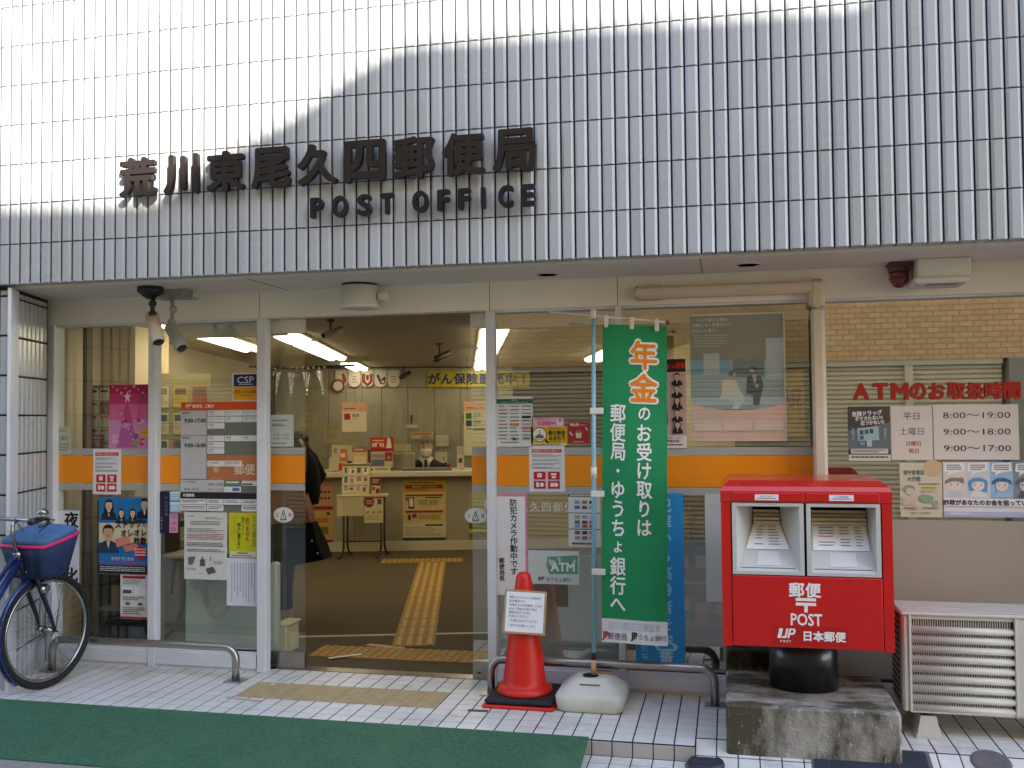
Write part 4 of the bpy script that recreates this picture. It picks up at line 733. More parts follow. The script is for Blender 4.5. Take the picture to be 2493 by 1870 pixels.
# fourth window
G('poster', 'dark and pink anti-fraud poster with a column of five portraits right of the banner', 'poster', (1400, 776, 1482, 968), 'c9a9a2', [('r', 0, 0, 1, .145, '2a211e'), ('t', .62, .08, .1, 'd8301c', 'オレオレ詐欺', {'w': .76, 'b': .035, 'rot': .05}), ('r', 0, .86, 1, 1, 'e0ddd8'), ('t', .6, .885, .035, '5a4a4a', 'その電話大丈夫？', {'w': .6}), ('t', .66, .925, .035, 'a03434', '詐欺対策！', {'w': .5, 'b': .02}), ('l', .3, .955, .9, .98, 1, '5a5a5a', .6), ('p', [(.1, .86), (.1, .45), (.3, .4), (.5, .5), (.52, .7), (.45, .86)], '1e1b1d')]+[('bust', .77, .195+.135*i, .032, 'd8b090', '2a1e1a', '24262e')+((1,) if i in (2, 4) else ()) for i in range(5)], Y=.8449)
CP = G('poster', 'large pale poster of a couple seated on a bench above a pink arc', 'poster', (1492, 677, 1697, 953), '7b8687', [('r', 0, .36, 1, .75, '9ab2b9'), ('r', .0, .36, .42, .46, '6fa6c6'), ('r', .45, .36, .78, .5, '66777f'), ('r', .8, .2, 1, .52, 'b4c6da'), ('r', .14, .31, .31, .48, 'b8c4c6'), ('r', 0, .66, 1, .72, 'bcd2dc'), ('l', .02, .5, .95, .64, 6, 'c4d4da', .18),
   ('p', [(0, .7), (.15, .735), (.35, .755), (.5, .758), (.65, .755), (.85, .735), (1, .7), (1, 1), (0, 1)], 'f6cdbf'), ('p', [(.33, .53), (.36, .52), (.48, .52), (.53, .61), (.33, .625)], 'e6e0ca'), ('p', [(.33, .625), (.53, .61), (.58, .67), (.5, .75), (.43, .75), (.47, .69), (.3, .67)], 'd8e4e8'), ('c', .45, .475, .022, 'c8b4a0'), ('p', [(.40, .48), (.42, .45), (.47, .45), (.44, .5)], '5b6a70'), ('p', [(.6, .5), (.66, .48), (.74, .49), (.77, .56), (.75, .62), (.72, .72), (.66, .72), (.66, .64), (.59, .63)], '39464c'), ('p', [(.65, .485), (.7, .485), (.69, .55), (.67, .55)], 'a9b4b8'), ('c', .655, .445, .021, 'c8b09c'), ('p', [(.62, .43), (.65, .415), (.71, .42), (.70, .45)], '2c3438'), ('c', .7, .57, .015, 'c8b09c'),
   ('tl', .07, .045, .03, 'e6e8e0', '一人で暮らす親を、', {'w': .4}), ('tl', .03, .085, .03, 'e6e8e0', '心配しない家族なんて、', {'w': .48}), ('tl', .03, .13, .03, 'e6e8e0', 'いないと思う。', {'w': .27}), ('l', .04, .165, .4, .27, 5, 'b4bcb8', .3), ('l', .12, .8, .6, .82, 1, 'e6c8be', .6), ('r', .03, .85, .32, .918, 'fbdfd4'), ('r', .345, .85, .645, .918, 'fbdfd4'), ('r', .67, .85, .97, .918, 'fbdfd4'), ('r', .03, .918, .32, .922, 'a8847a'), ('r', .345, .918, .645, .922, 'a8847a'), ('r', .67, .918, .97, .922, 'a8847a'), ('r', .985, 0, 1, 1, 'd8dcda'), ('r', 0, 0, 1, .012, 'c8cccc')], Y=.842)
_q = rect(1492, 677, 1697, 953, .842); _w = (_q[2]-_q[0])/2+.004
pane(-_w, _w, glass('acrylic_cover', .10, (.97, .97, .97)), 0, _q[3]-_q[1], -.012, 'acrylic_cover', CP)
G('placard', 'yellow placard with brown kanji partly hidden behind the couple poster', 'placard', (1690, 800, 1738, 945), 'dca822', [('t', .45, .42, .3, '93371e', '規', {'b': .02}), ('t', .8, .62, .1, '4a3a14', '千'), ('t', .8, .76, .1, '4a3a14', '大')], Y=.88)
m = MB(); x0, z0, x1, z1 = rect(1371, 1066, 1478, 1440, .842)
sheet('banner', 'light blue vertical banner with pale lettering hanging on the window behind the green banner', 'banner', (x0, z0, x1, z1), .842, '2f98d6', [('v', .62, .02, .098, .085, 'a8d8ec', '犯罪から高齢者を守ろう一', {'b': .015}), ('c', .62, .885, .05, 'b4dcec', (1.3, .6)), ('c', .62, .885, .034, '3aa4e0', (1.3, .6)), ('t', .62, .935, .085, 'b4dcec', '番', {'b': .02}), ('v', .18, .83, .045, .04, 'a8d8ec', '防犯協会')], th=.003)
sheet('paper', 'long blank white paper hanging on the window left of the red post box', 'paper', rect(1524, 1067, 1561, 1300, .846), .846, 'c9cfcb', [('l', .2, .1, .8, .12, 1, 'b4bab6', .5)], th=.002)
# mirrored window of the cash machine corner
t = thing('window_lettering', 'bold red raised lettering announcing cash machine hours on the mirrored window', 'lettering', (1.4, .846, 1.64))
MRL = mat('letter_red', 'ab2216', rough=.4, nscale=6, namt=.08)
for ch, u, wd in zip('ATMのお取扱時間', (1860, 1902, 1944, 1983, 2024, 2066, 2107, 2147, 2186), (.088, .082, .092, .083, .083, .094, .09, .092, .085)):
    x, z = at(u, 846-(u-1860)*.008, .84); solid_letter('letter', ch, x-1.4, z-1.64, wd, .094, -.012, 0, MRL, t, .045)
G('poster', 'dark anti-drug poster with slanted white lettering on the mirrored window', 'poster', (1832, 878, 1923, 995), '4d4b48', [('p', [(0, .45), (1, .3), (1, .8), (0, .8)], '6b757a'), ('p', [(.22, .4), (.72, .37), (.74, .62), (.24, .64)], 'a4bcc6'), ('t', .46, .13, .1, 'e6e4de', '危険ドラッグ', {'w': .72, 'b': .04, 'rot': .06}), ('t', .5, .22, .085, 'e6e4de', 'ダマされない!!', {'w': .66, 'b': .04, 'rot': .06}), ('t', .58, .3, .085, 'e6e4de', '近づかない!!', {'w': .56, 'b': .04, 'rot': .06}), ('v', .12, .4, .055, .05, 'd8d6d0', '危険です'), ('v', .88, .4, .055, .05, 'd8d6d0', '相談先へ'), ('r', .28, .44, .36, .52, '45555f'), ('r', .4, .43, .48, .51, '56665f'), ('r', .52, .42, .6, .5, '45555f'), ('r', .28, .54, .37, .61, '5f6a70'), ('r', .44, .62, .56, .74, 'b8c4c8'), ('r', .28, .66, .4, .71, '87a6b6'), ('r', .06, .78, .94, .87, 'd2cec6'), ('l', .1, .8, .9, .86, 2, '6a6660', .5), ('r', 0, .89, 1, 1, 'd6d2ca'), ('l', .06, .92, .94, .97, 1, '5a5652', .6)])
G('hours_board', 'white board listing weekdays, Saturday and Sunday in black, blue and red', 'board', (1925, 877, 2014, 994), 'd9d0c6', [('t', .5, .19, .15, '2c2c2c', '平日', {'sx': 1.05}), ('t', .5, .47, .15, '5a6c84', '土曜日', {'w': .6}), ('t', .54, .695, .095, 'b03a40', '日曜日', {'w': .4}), ('t', .54, .83, .095, 'b03a40', '祝日', {'w': .27})], th=.006)
G('hours_board', 'wide white board with three lines of black opening hours', 'board', (2017, 874, 2201, 993), 'dad2ca', [('t', .51, .19, .16, '2b3034', '8:00〜19:00', {'w': .8, 'sx': 1.45}), ('t', .51, .49, .16, '2b3034', '9:00〜18:00', {'w': .8, 'sx': 1.45}), ('t', .51, .79, .16, '2b3034', '9:00〜17:00', {'w': .8, 'sx': 1.45})], th=.006)
G('poster', 'beige answering machine campaign poster right above the air conditioner', 'poster', (1944, 1000, 2035, 1117), 'd2c8ae', [('c', .78, .1, .16, 'd2b48e'), ('t', .34, .18, .1, '6a7c7a', '留守番電話', {'w': .5, 'b': .03}), ('t', .34, .3, .1, '6a7c7a', '大作戦', {'w': .32, 'b': .03}), ('l', .44, .38, .94, .41, 1, '7a7468', .7), ('r', .5, .44, .88, .49, 'd6c86a'), ('l', .52, .45, .86, .48, 1, '8a8050', .6), ('t', .68, .53, .04, '6a6458', '防犯に効果アリ', {'w': .4}), ('c', .22, .48, .08, '94a08a', (1.3, .9)), ('c', .24, .53, .065, 'd6c2a4', (1.2, 1)), ('p', [(.06, .64), (.36, .64), (.4, .78), (.06, .78)], 'cdbda4'), ('p', [(.44, .66), (.52, .58), (.76, .6), (.8, .66), (.7, .74), (.5, .72)], '8aa88e'), ('c', .84, .74, .055, 'a0a594'), ('l', .08, .82, .4, .87, 2, '6a6458', .5), ('l', .52, .82, .9, .86, 1, '6a6458', .5), ('t', .48, .925, .045, '6a6a72', '警視庁 荒川警察署', {'w': .46})])
hd = [('r', .0, .0, .24, .66, 'dcd2c8'), ('r', .24, .0, .5, .66, 'cfd3d6'), ('r', .5, .0, .74, .66, '9cc0da'), ('r', .74, .0, 1, .66, '8b949c')]
for i, (hair, skin, cl) in enumerate((('8a8078', 'e6d8cc', 'c8ccd0'), ('6c9ac8', 'ecdfd4', 'e2e2e2'), ('446f96', 'e8dace', 'a8c4d8'), ('3a3d42', 'dcd4cc', '5a6066'))):
    cx = .12+i*.25; P = lambda pts: [(cx+x*.118, .41+y*.115) for x, y in pts]
    hd += [('p', [(cx-.1, .03), (cx+.1, .01), (cx+.11, .16), (cx-.02, .2), (cx-.08, .26), (cx-.06, .19), (cx-.11, .17)], 'ecebe8'), ('l', cx-.08, .05, cx+.08, .16, 3, '5a5a5e', .5), ('p', [(cx-.09, .64), (cx-.05, .52), (cx+.06, .52), (cx+.1, .64)], cl)]
    if i == 1: hd += [('p', P([(-.7, -.8), (0, -1.15), (.7, -.8), (.85, 0), (.8, 1.2), (.4, 1.1), (-.4, .9), (-.75, 1.0), (-.85, 0)]), hair)]
    if i == 0: hd += [('c', cx+.07, .33, .05, hair)]
    hd += [('c', cx, .42, .105, skin), ('p', P([(-.9, .0), (-.85, -.6), (-.4, -1.05), (.3, -1.08), (.8, -.7), (.92, .05), (.7, -.3), (.3, -.45), (-.2, -.5), (-.65, -.25)]), hair if i != 3 else '6a6a6a'),
        ('c', cx-.035, .42, .011, '2f2f33'), ('c', cx+.035, .42, .011, '2f2f33'), ('p', P([(-.2, .55), (0, .48), (.2, .55), (0, .52)]), '6a4a48'), ('l', cx-.055, .385, cx-.02, .392, 1, '5a4a48', .9), ('l', cx+.02, .385, cx+.055, .392, 1, '5a4a48', .9)]
    if i == 3: hd += [('r', cx-.062, .405, cx-.012, .412, '2a2a2e'), ('r', cx+.012, .405, cx+.062, .412, '2a2a2e')]
hd[4:4] = []
G('poster', 'white and blue cartoon fraud warning poster with four worried faces at the right edge', 'poster', (2038, 998, 2243, 1118), 'e2e0e2', hd+[('r', 0, .66, 1, .8, 'e8e6e6'), ('t', .5, .735, .1, '4a4e54', '詐欺があなたのお金を狙っています', {'b': .06}), ('t', .5, .735, .1, 'f4f4f4', '詐欺があなたのお金を狙っています'), ('r', 0, .9, 1, .98, 'b4bcd4'), ('l', .06, .92, .4, .95, 1, 'd8dcec', .7)])
# ------------------------------------------------------------------ ceiling lights of the lobby (lit)
M_TUBE = mat('lit_tube', 'fff2d2', emit=1.6); M_LHOUS = mat('lamp_housing', 'd8d2be', rough=.5)
for p, q0, q1, l in ((-1.09, 1.25, 1.9, 'short lit ceiling light nearest the sliding door in the left row'), (-1.09, 2.1, 4.4, 'long lit ceiling light in the middle of the left row'), (-1.09, 5.5, 6.85, 'lit ceiling light in the left row behind the counter'),
        (.62, .85, 2.9, 'lit ceiling light nearest the window in the middle row'), (.62, 3.2, 5.2, 'lit ceiling light in the middle row above the counter'), (.62, 5.5, 6.9, 'lit ceiling light in the middle row by the back cupboards'), (1.95, 3.0, 5.0, 'lit ceiling light in the right row seen beside the green banner'), (-1.72, .35, 2.9, 'lit ceiling light near the left wall seen through the second window, lengthened unseen for brightness')):  # left-wall light lengthened out of view toward the glass to brighten that side
    L_ = q1-q0; t = thing('ceiling_light', l, 'ceiling light', room(p, (q0+q1)/2, 2.3), IA, 'ceiling lights of the lobby')
    m = MB(); m.box(-.125, .125, -L_/2, L_/2, -.02, -.001, M_LHOUS); m.build('housing', t)
    for s in (-1, 1):
        k = max(1, round(L_/1.15))
        for i in range(k):
            a = -L_/2+L_*i/k+.02; b = -L_/2+L_*(i+1)/k-.02; m = MB(); m.lathe([(.02, a), (.05, a+.02), (.05, b-.02), (.02, b)], M_TUBE, n=12, sx=1, sy=.5, M=Matrix.Translation((s*.058, 0, -.035)) @ Matrix.Rotation(-math.pi/2, 4, 'X')); m.build('tube', t)
def Q(name, label, cat, uv, q, bg, els, **k): # sheet facing the street inside the turned room
    return sheet(name, label, cat, rectq(*uv, q), 0, bg, els, rz=IA, place=lambda p, z: room(p, q, z), **k)
c2 = lambda x, y: ((800+x/4.366)/VK, (1000+y/4.366)/VK)
c3 = lambda x, y: ((600+x/3.13)/VK, (720+y/3.13)/VK)
c4 = lambda x, y: ((600+x/2.476)/VK, (1200+y/2.476)/VK)
def uvb(f, a, b, c, d): return f(a, b)+f(c, d)
# ------------------------------------------------------------------ lobby floor guide path
MYT = mat('tactile_yellow', '94702a', rough=.6, nscale=20, namt=.2)
t = thing('tactile_path', 'yellow tactile guide path with raised bars and studs leading to the counter', 'guide path', room(0, 0, .001), IA)
m = MB(); m.box(-.14, .155, .02, 3.80, 0, .003, MYT); m.box(-.3, .84, -.32, .0, 0, .003, MYT) if 0 else None
m.build('strip', t)
for k in range(4):
    m = MB()
    for j in range(13): m.bbox(-.115+k*.072, -.08+k*.072, .04+j*.29, .31+j*.29, .003, .009, mat('tactile_bar', 'b9944a', rough=.5), .003)
    m.build('raised_bar', t)
def studs(name, lab, x0, x1, y0, y1, rz=0, st=.06):
    m = MB(); m.box(x0, x1, y0, y1, 0, .003, MYT)
    nx, ny = int((x1-x0)/st), int((y1-y0)/st)
    for i in range(nx):
        for j in range(ny): m.lathe([(.018, .003), (.014, .008), (.0, .009)], mat('tactile_bar', 'd0a63c'), (x0+(i+.5)*(x1-x0)/nx, y0+(j+.5)*(y1-y0)/ny, 0), 8)
    return m
x0, y0 = -2.28, 1.235
o = studs('', '', 0, 1.35, 0, .30).build('tactile_strip', None, (x0, y0, .0012), .02); tag(o, 'yellow studded tactile strip just inside the sliding door', 'tactile strip')
o = studs('', '', -.62, .28, 3.83, 4.13).build('tactile_strip', None, room(.06, 0, .0012), IA); tag(o, 'yellow studded tactile strip in front of the counter', 'tactile strip')
o = studs('', '', 0, 1.5, 0, .3).build('tactile_strip', None, (-.1, 1.25, .0012), 0); tag(o, 'yellow studded tactile strip inside the window behind the red post box', 'tactile strip')
strip('floor_tape', 'pale tape line across the lobby carpet behind the studded strip', (-2.7, 1.72), (-1.2, 2.14), .05, mat('seam_tape', 'b0a58c', rough=.6), .0012)
strip('floor_tape', 'white tape strip across the studded strip inside the door', (-2.10, 1.17), (-1.93, 1.32), .03, MWT, .0112)
strip('floor_tape', 'pink arrow tape on the lobby carpet beside the yellow path', (-2.0, 1.62), (-1.72, 1.56), .06, mat('arrow_tape', 'bf8f6c', rough=.6), .0012)
# ------------------------------------------------------------------ counter
MCT = mat('counter_top', 'cfc5a8', rough=.4, nscale=5, namt=.06); MCF = mat('counter_front', 'a0957c', rough=.6, nscale=4, namt=.08); MCK = mat('counter_kick', 'c8bd9e', rough=.4)
t = thing('service_counter', 'long beige service counter facing the sliding door', 'counter', room(0, 4.83, 0), IA)
m = MB(); m.box(-2.4, 2.6, 0, .5, .115, .88, MCF)
for x in (-.95, .45, 1.7): m.box(x, x+.004, -.001, .0, .12, .88, M_GROUT)
m.build('front', t); m = MB(); m.bbox(-2.4, 2.6, -.12, .62, .88, .945, MCT, .008); m.build('top', t); m = MB(); m.box(-2.4, 2.6, -.012, .4, 0, .115, MCK); m.build('kick_plate', t)
ylw = 'c9b664'
Q('poster', 'yellow poster with red banners and phones on the counter front', 'poster', uvb(c2, 790, 740, 1245, 1375), 4.825, 'cdb578', [('r', 0, 0, 1, .2, 'b7a024'), ('r', .06, .075, .94, .14, '9c2a26'), ('t', .5, .107, .035, 'e0c8a0', '預金残高がいつでもわかる', {'w': .76}), ('l', .14, .03, .74, .055, 1, '5a5020', .7), ('l', .08, .155, .9, .18, 1, '7a7020', .7), ('r', .06, .235, .94, .265, 'a52a28'), ('r', .13, .28, .26, .47, '2c2a2a'), ('r', .15, .3, .24, .44, 'd8d4c4'), ('c', .1, .31, .035, '6a7a68'), ('t', .72, .37, .1, '7a7a1c', '5分', {'b': .03}), ('l', .36, .33, .58, .42, 3, '7a6a4a', .4), ('r', .52, .28, .9, .3, '2a5a3a'), ('r', .06, .505, .94, .54, 'a52a28'), ('r', .12, .57, .18, .66, '4a4a44'), ('r', .22, .56, .32, .62, '5a5a54'), ('l', .36, .58, .88, .66, 3, '8a7a48', .35), ('r', .66, .61, .88, .655, 'b7a024'), ('r', .0, .72, 1, .955, 'cfc5a0'), ('r', .52, .735, .94, .765, '1f4a30'), ('l', .06, .78, .9, .94, 6, '7a745c', .3), ('r', 0, .96, 1, 1, '1f4a2c')])
Q('poster', 'pink and red poster with small pictures on the counter front left of the writing stand', 'poster', uvb(c2, -190, 745, 45, 1405), 4.825, 'c2906e', [('r', 0, .41, 1, .47, '9c2430'), ('t', .5, .06, .06, 'a04a3a', 'ゆうパック', {'w': .8})]+[('r', .1+.17*i, .16+.1*j, .2+.17*i, .2+.1*j, '5a3a30') for i in range(5) for j in range(2)]+[('r', .0, .47, 1, .95, 'c2a050'), ('c', .8, .53, .03, '5a2a24'), ('r', .1, .6, .8, .68, 'b8703a'), ('r', .2, .74, .8, .86, '7a6a30'), ('r', 0, .95, 1, 1, '9c2430')])
Q('poster', 'green and yellow poster on the counter front seen through the right sliding door', 'poster', uvb(c2, 1490, 870, 1720, 1385), 4.825, 'b9b27a', [('r', 0, .62, 1, .75, '5a7a24'), ('r', 0, .75, 1, .84, 'c2b028'), ('r', 0, .84, 1, .93, '5a7a24'), ('r', 0, .94, 1, 1, '9c2a28'), ('l', .05, .05, .9, .5, 6, 'a8a070', .3)])
# ------------------------------------------------------------------ hanging counter signs
for uv, n, rows, l in ((uvb(c3, 728, 812, 914, 1037), '1', (('b01c14', '郵便'),), 'hanging counter sign number 1 with a red square for mail'), (uvb(c3, 1657, 805, 1832, 1215), '2', (('3a7a44', '貯金'), ('4c5264', '保険')), 'hanging counter sign number 2 with green and grey squares for savings and insurance')):
    one = n == '1'; hh = .315 if one else .18
    els = [('r', 0, 0, 1, hh, 'd3a27e'), ('t', .76, hh*.62, .1 if one else .06, '6a4a34', n), ('l', .1, hh*.62, .58, hh*.74, 1, '5a4030', .8)]
    for i, (c, tx) in enumerate(rows):
        y_ = (.38 if one else .215)+i*.135; s_ = .21 if one else .11; els += [('r', .09, y_, .34, y_+s_, c), ('tl', .42, y_+s_*.35, .125 if one else .07, '3c382c', tx, {'w': .36}), ('l', .42, y_+s_*.85, .6, y_+s_*.95, 1, '7a745c', .8)]
    if not one: els += [('r', .4, .5, .9, .535, '6a6a68'), ('l', .1, .5, .36, .53, 1, '7a745c', .7)]
    Q('counter_sign', l, 'sign', uv, 4.75, 'd2c8a2', els, th=.02, group='hanging counter signs')
    x0, z0, x1, z1 = rectq(*uv, 4.76); m = MB()
    for x in (x0+.05, x1-.05): m.tube([(x, 0, z1), (x, 0, 2.3)], .002, M_BLACK, 6)
    tag(m.build('sign_wire', None, room(0, 4.76, 0), IA), 'thin wires holding up the counter sign number '+('one with the red square' if one else 'two with the green square'), 'wire')
# ------------------------------------------------------------------ cards along the top of the cupboards
for i, ch in enumerate('がん保険販売中！'):
    u0 = 1383+i*97.5; Q('letter_card', 'yellow card with the character %s above the back cupboards' % ch if ch != '！' else 'yellow card with an exclamation mark above the back cupboards', 'card', uvb(c3, u0, 573, u0+93, 697), 6.95, 'bda82a', [('t', .5, .5, .72, '24305a', ch, {'b': .045})], group='yellow letter cards')
patt = [[('c', .2, .9, .5, '7a3a26'), ('c', .2, .9, .36, 'cfc8b4'), ('p', [(.55, 0), (.8, 0), (1, .5), (.8, .75), (.6, .4)], '8a4a34')], [('l', .3, .2, .8, .8, 3, '4a4238', .25)], [('p', [(.0, 0), (.3, 0), (.3, .55), (.5, .72), (.7, .55), (.7, 0), (1, 0), (1, .6), (.5, 1), (0, .6)], '8a2c24'), ('p', [(.35, .1), (.65, .1), (.6, .5), (.4, .5)], '4a3a30')], [('p', [(.1, .1), (.35, .05), (.5, .45), (.9, .2), (1, .4), (.5, .8), (.3, .5)], '2a3a54'), ('c', .7, .6, .2, '8a2c24'), ('c', .7, .6, .1, 'cfc8b4')], [('l', .25, .2, .75, .8, 3, '4a4238', .25)]]
for i, (e, l) in enumerate(zip(patt, ('brown and red arcs', 'three short lines, left of the red shield', 'a dark red U shape', 'a navy and red swirl', 'three short lines, rightmost of its row'))):
    u0 = 676+i*100; x0, z0, x1, z1 = rectq(*uvb(c3, u0, 568, u0+92, 697), 6.95); w_, h_ = x1-x0, z1-z0; m = MB()
    m.prism([(-w_/2, h_), (-w_/2, h_*.35)]+[(w_/2*math.cos(a), h_*.35+h_*.35*math.sin(a)) for a in [math.pi+math.pi*k/8 for k in range(1, 8)]]+[(w_/2, h_*.35), (w_/2, h_)], 0, .003, ink('cfc8b4')); draw(m, e, w_*.9, h_*.8, -.0004)
    o = m.build('shield_card', None, room((x0+x1)/2, 6.95, z0), IA); tag(o, 'white shield card with %s above the back cupboards' % l, 'card', 'shield cards')
# ------------------------------------------------------------------ clear plastic sheets
M_FILM = glass('clear_sheet', .07, (.93, .93, .9)); M_FILM2 = M_FILM
def curtain(name, label, p0, p1, z0, z1, q, amp, nx=40):
    m = MB(); vs = []; rnd = random.Random(int(p0*100)); ph = [rnd.uniform(0, 6) for _ in range(4)]
    nz = 10
    for j in range(nz+1):
        for i in range(nx+1):
            s = i/nx; z = z0+(z1-z0)*j/nz; sag = .05*math.sin(math.pi*s)*(j/nz)
            vs.append((p0+(p1-p0)*s, amp*(math.sin(s*31+ph[0]+j*.2)+.6*math.sin(s*57+ph[1]-j*.3)), z-sag))
    m.add(vs, [(j*(nx+1)+i, j*(nx+1)+i+1, (j+1)*(nx+1)+i+1, (j+1)*(nx+1)+i) for j in range(nz) for i in range(nx)], M_FILM, True)
    o = m.build(name, None, room(0, q, 0), IA); return tag(o, label, 'plastic sheet')
curtain('plastic_sheet', 'clear plastic sheet hanging over the counter between the two counter signs', -.78, .42, 1.02, 1.76, 4.92, .012)
curtain('plastic_sheet', 'rumpled clear plastic curtain hanging from a black rod at the left of the counter', -2.1, -1.25, .96, 2.18, 4.9, .02)
m = MB(); m.tube([(-2.2, 0, 2.21), (-1.7, -.02, 2.18), (-.95, .05, 2.22)], .014, M_BLACK, 8)
for i in range(14): m.ball((-2.15+i*.065, -.012, 2.185+.01*(i % 2)), .018, M_WHITEP, 8, 6)
tag(m.build('curtain_rod', None, room(0, 4.9, 0), IA), 'black rod with white clips carrying the left plastic curtain', 'rod')
# ------------------------------------------------------------------ things on the counter
ct = lambda uv, q=4.85: rectq(*uv, q)
def stand(name, label, uv, q, bg, els, dep=.07, cat='leaflet stand', grp='leaflet stands on the counter'):
    x0, z0, x1, z1 = rectq(*uv, q); z0 = max(z0, .9455); w_, h_ = x1-x0, z1-z0; m = MB()
    m.loft([[(-w_/2, 0, 0), (w_/2, 0, 0), (w_/2, dep, 0), (-w_/2, dep, 0)], [(-w_/2, dep*.35, h_), (w_/2, dep*.35, h_), (w_/2, dep*.6, h_), (-w_/2, dep*.6, h_)]], ink(bg))
    k = len(m.v); draw(m, els, w_, h_, -.0006)
    m.v[k:] = [(x, y+dep*.35*z/h_, z) for x, y, z in m.v[k:]]
    return tag(m.build(name, None, room((x0+x1)/2, q, z0), IA), label, cat, grp)
stand('leaflet_stand', 'red leaflet stand with a white figure on the counter', uvb(c2, 445, 285, 690, 600), 4.84, 'b8241a', [('p', [(.75, .0), (.86, .05), (.92, .36), (.68, .36)], 'dcd2c0'), ('l', .08, .08, .6, .14, 1, 'e8b060', .8), ('t', .32, .25, .17, 'f0dcc4', 'ﾊｶﾞｷ2', {'w': .55, 'b': .04}), ('r', .02, .38, .98, .44, '7a1a1c'), ('r', .02, .48, .98, 1, 'b8ac8c'), ('r', .06, .56, .6, .7, '8a8478'), ('r', .62, .5, .96, .8, '9c2a22'), ('c', .8, .68, .06, '7a8a94'), ('r', .05, .74, .6, .96, '5a6a7a')])
stand('leaflet_stand', 'cream leaflet stand with an orange bottle shape at the left of the counter', uvb(c2, 30, 365, 250, 640), 4.86, 'c0b48e', [('r', .1, .12, .25, .3, '8a8270'), ('p', [(.45, .15), (.7, .15), (.78, .4), (.78, .62), (.38, .62), (.4, .4)], 'd0683a'), ('r', .45, .32, .66, .48, 'e8d8bc'), ('r', .35, .7, .75, .98, 'b8301f'), ('r', .76, .62, .98, .78, '3a3a50')])
stand('leaflet_stand', 'pink and cream leaflet stand in the middle of the counter', uvb(c2, 248, 390, 410, 640), 4.83, 'c8ac72', [('r', 0, 0, 1, .2, 'a05a50'), ('l', .15, .07, .85, .13, 1, 'e0c8b0', .8), ('r', .15, .4, .85, .68, 'd8cca8'), ('l', .2, .45, .8, .65, 3, 'a88a6a', .3)])
stand('leaflet_tray', 'long low cream tray with small pictures on the counter edge', uvb(c2, 425, 600, 655, 650), 4.79, 'c8bc8c', [('c', .15, .5, .3, '6a4a3a'), ('l', .3, .2, .9, .8, 1, '8a7a4a', .8)], .05, 'tray', 'leaflet trays')
stand('leaflet_stand', 'tall white leaflet stand at the right end of the visible counter', uvb(c2, 1366, 380, 1440, 640), 4.9, 'd0c8ae', [('r', .2, .5, .7, .7, '6a4a3a'), ('l', .1, .1, .8, .4, 3, '8a8270', .3)])
stand('document_case', 'pale green document case with a green label behind the counter', uvb(c2, 690, 360, 870, 600), 5.15, 'b7ae80', [('r', .2, .42, .8, .62, '5a9a4a'), ('r', 0, .3, 1, .33, '8a845c')], .15, 'case', 'cases behind the counter')
m = MB(); m.bbox(-.005, .0, 0, 0, 0, 0, M_BLACK) if 0 else None
x0, z0, x1, z1 = rectq(*uvb(c2, 780, 615, 1310, 645), 4.8); m.bbox(-(x1-x0)/2, (x1-x0)/2, 0, .25, 0, .03, mat('tray_grey', '6b6a66', rough=.4), .006); tag(m.build('money_tray', None, room((x0+x1)/2, 4.8, .9455), IA), 'flat grey customer tray on the counter in front of the clerk', 'tray')
x0, z0, x1, z1 = rectq(*uvb(c2, 1245, 550, 1305, 620), 4.95); m = MB(); m.lathe([(.018, 0), (.026, .07), (.024, .072), (.0, .06)], mat('cup_red', 'a8121c', rough=.35), n=18); tag(m.build('pen_cup', None, room((x0+x1)/2, 4.95, .9455), IA), 'small red cup on the counter right of the clerk', 'cup')
m = MB(); m.bbox(-.15, .15, 0, .35, 0, .2, mat('printer_grey', '99927c', rough=.5), .01); tag(m.build('printer', None, room(-.4, 5.0, .9455), IA), 'low grey beige printer left of the clerk', 'printer')
for uv, l in ((uvb(c3, 410, 893, 545, 1000), 'yellowish paper hanging behind the left plastic curtain'), (uvb(c3, 585, 970, 722, 1120), 'grey paper on a clip behind counter sign number 1'), (uvb(c3, 735, 1080, 862, 1160), 'cream paper with orange print behind the leaflet stands')):
    Q('notice', l, 'notice', uv, 5.6, 'b3a883', [('l', .15, .15, .85, .4, 3, '8a7f60', .3), ('l', .2, .55, .7, .8, 2, '9a6a4a', .3)])
for uv, l, c, e in ((uvb(c2, 880, 225, 1110, 300), 'pink headed notice on the cupboards above the clerk', 'c4b795', [('r', .05, .1, .95, .5, 'c87a5a')]), (uvb(c2, 1140, 260, 1275, 380), 'crumpled pale paper on the cupboards right of the clerk', 'c8c0a4', [('l', .1, .2, .9, .8, 3, '9a9278', .3)]), (uvb(c2, 820, 150, 945, 180), 'pale label strip on the cupboard door', 'c9c0a0', []), (uvb(c2, 1135, 440, 1260, 560), 'white form clipped to the cupboards behind the clerk', 'cfc8b0', [('p', [(.6, .4), (.68, .38), (.8, .8), (.74, .82)], 'a83a2c')])):
    Q('notice', l, 'notice', uv, 6.9, c, e)
stand('paper_pile', 'small pile of white papers at the left end of the counter', uvb(c2, 0, 500, 95, 640), 4.9, 'cfc8b2', [('l', .05, .1, .95, .9, 5, '9a927a', .2)], .12, 'papers', 'paper piles on the counter')
stand('card_box', 'dark card box between the leaflet stands on the counter', uvb(c2, 405, 420, 445, 640), 4.87, '3a342c', [('l', .1, .1, .9, .8, 6, 'b0a488', .3)], .06, 'box', 'boxes on the counter')
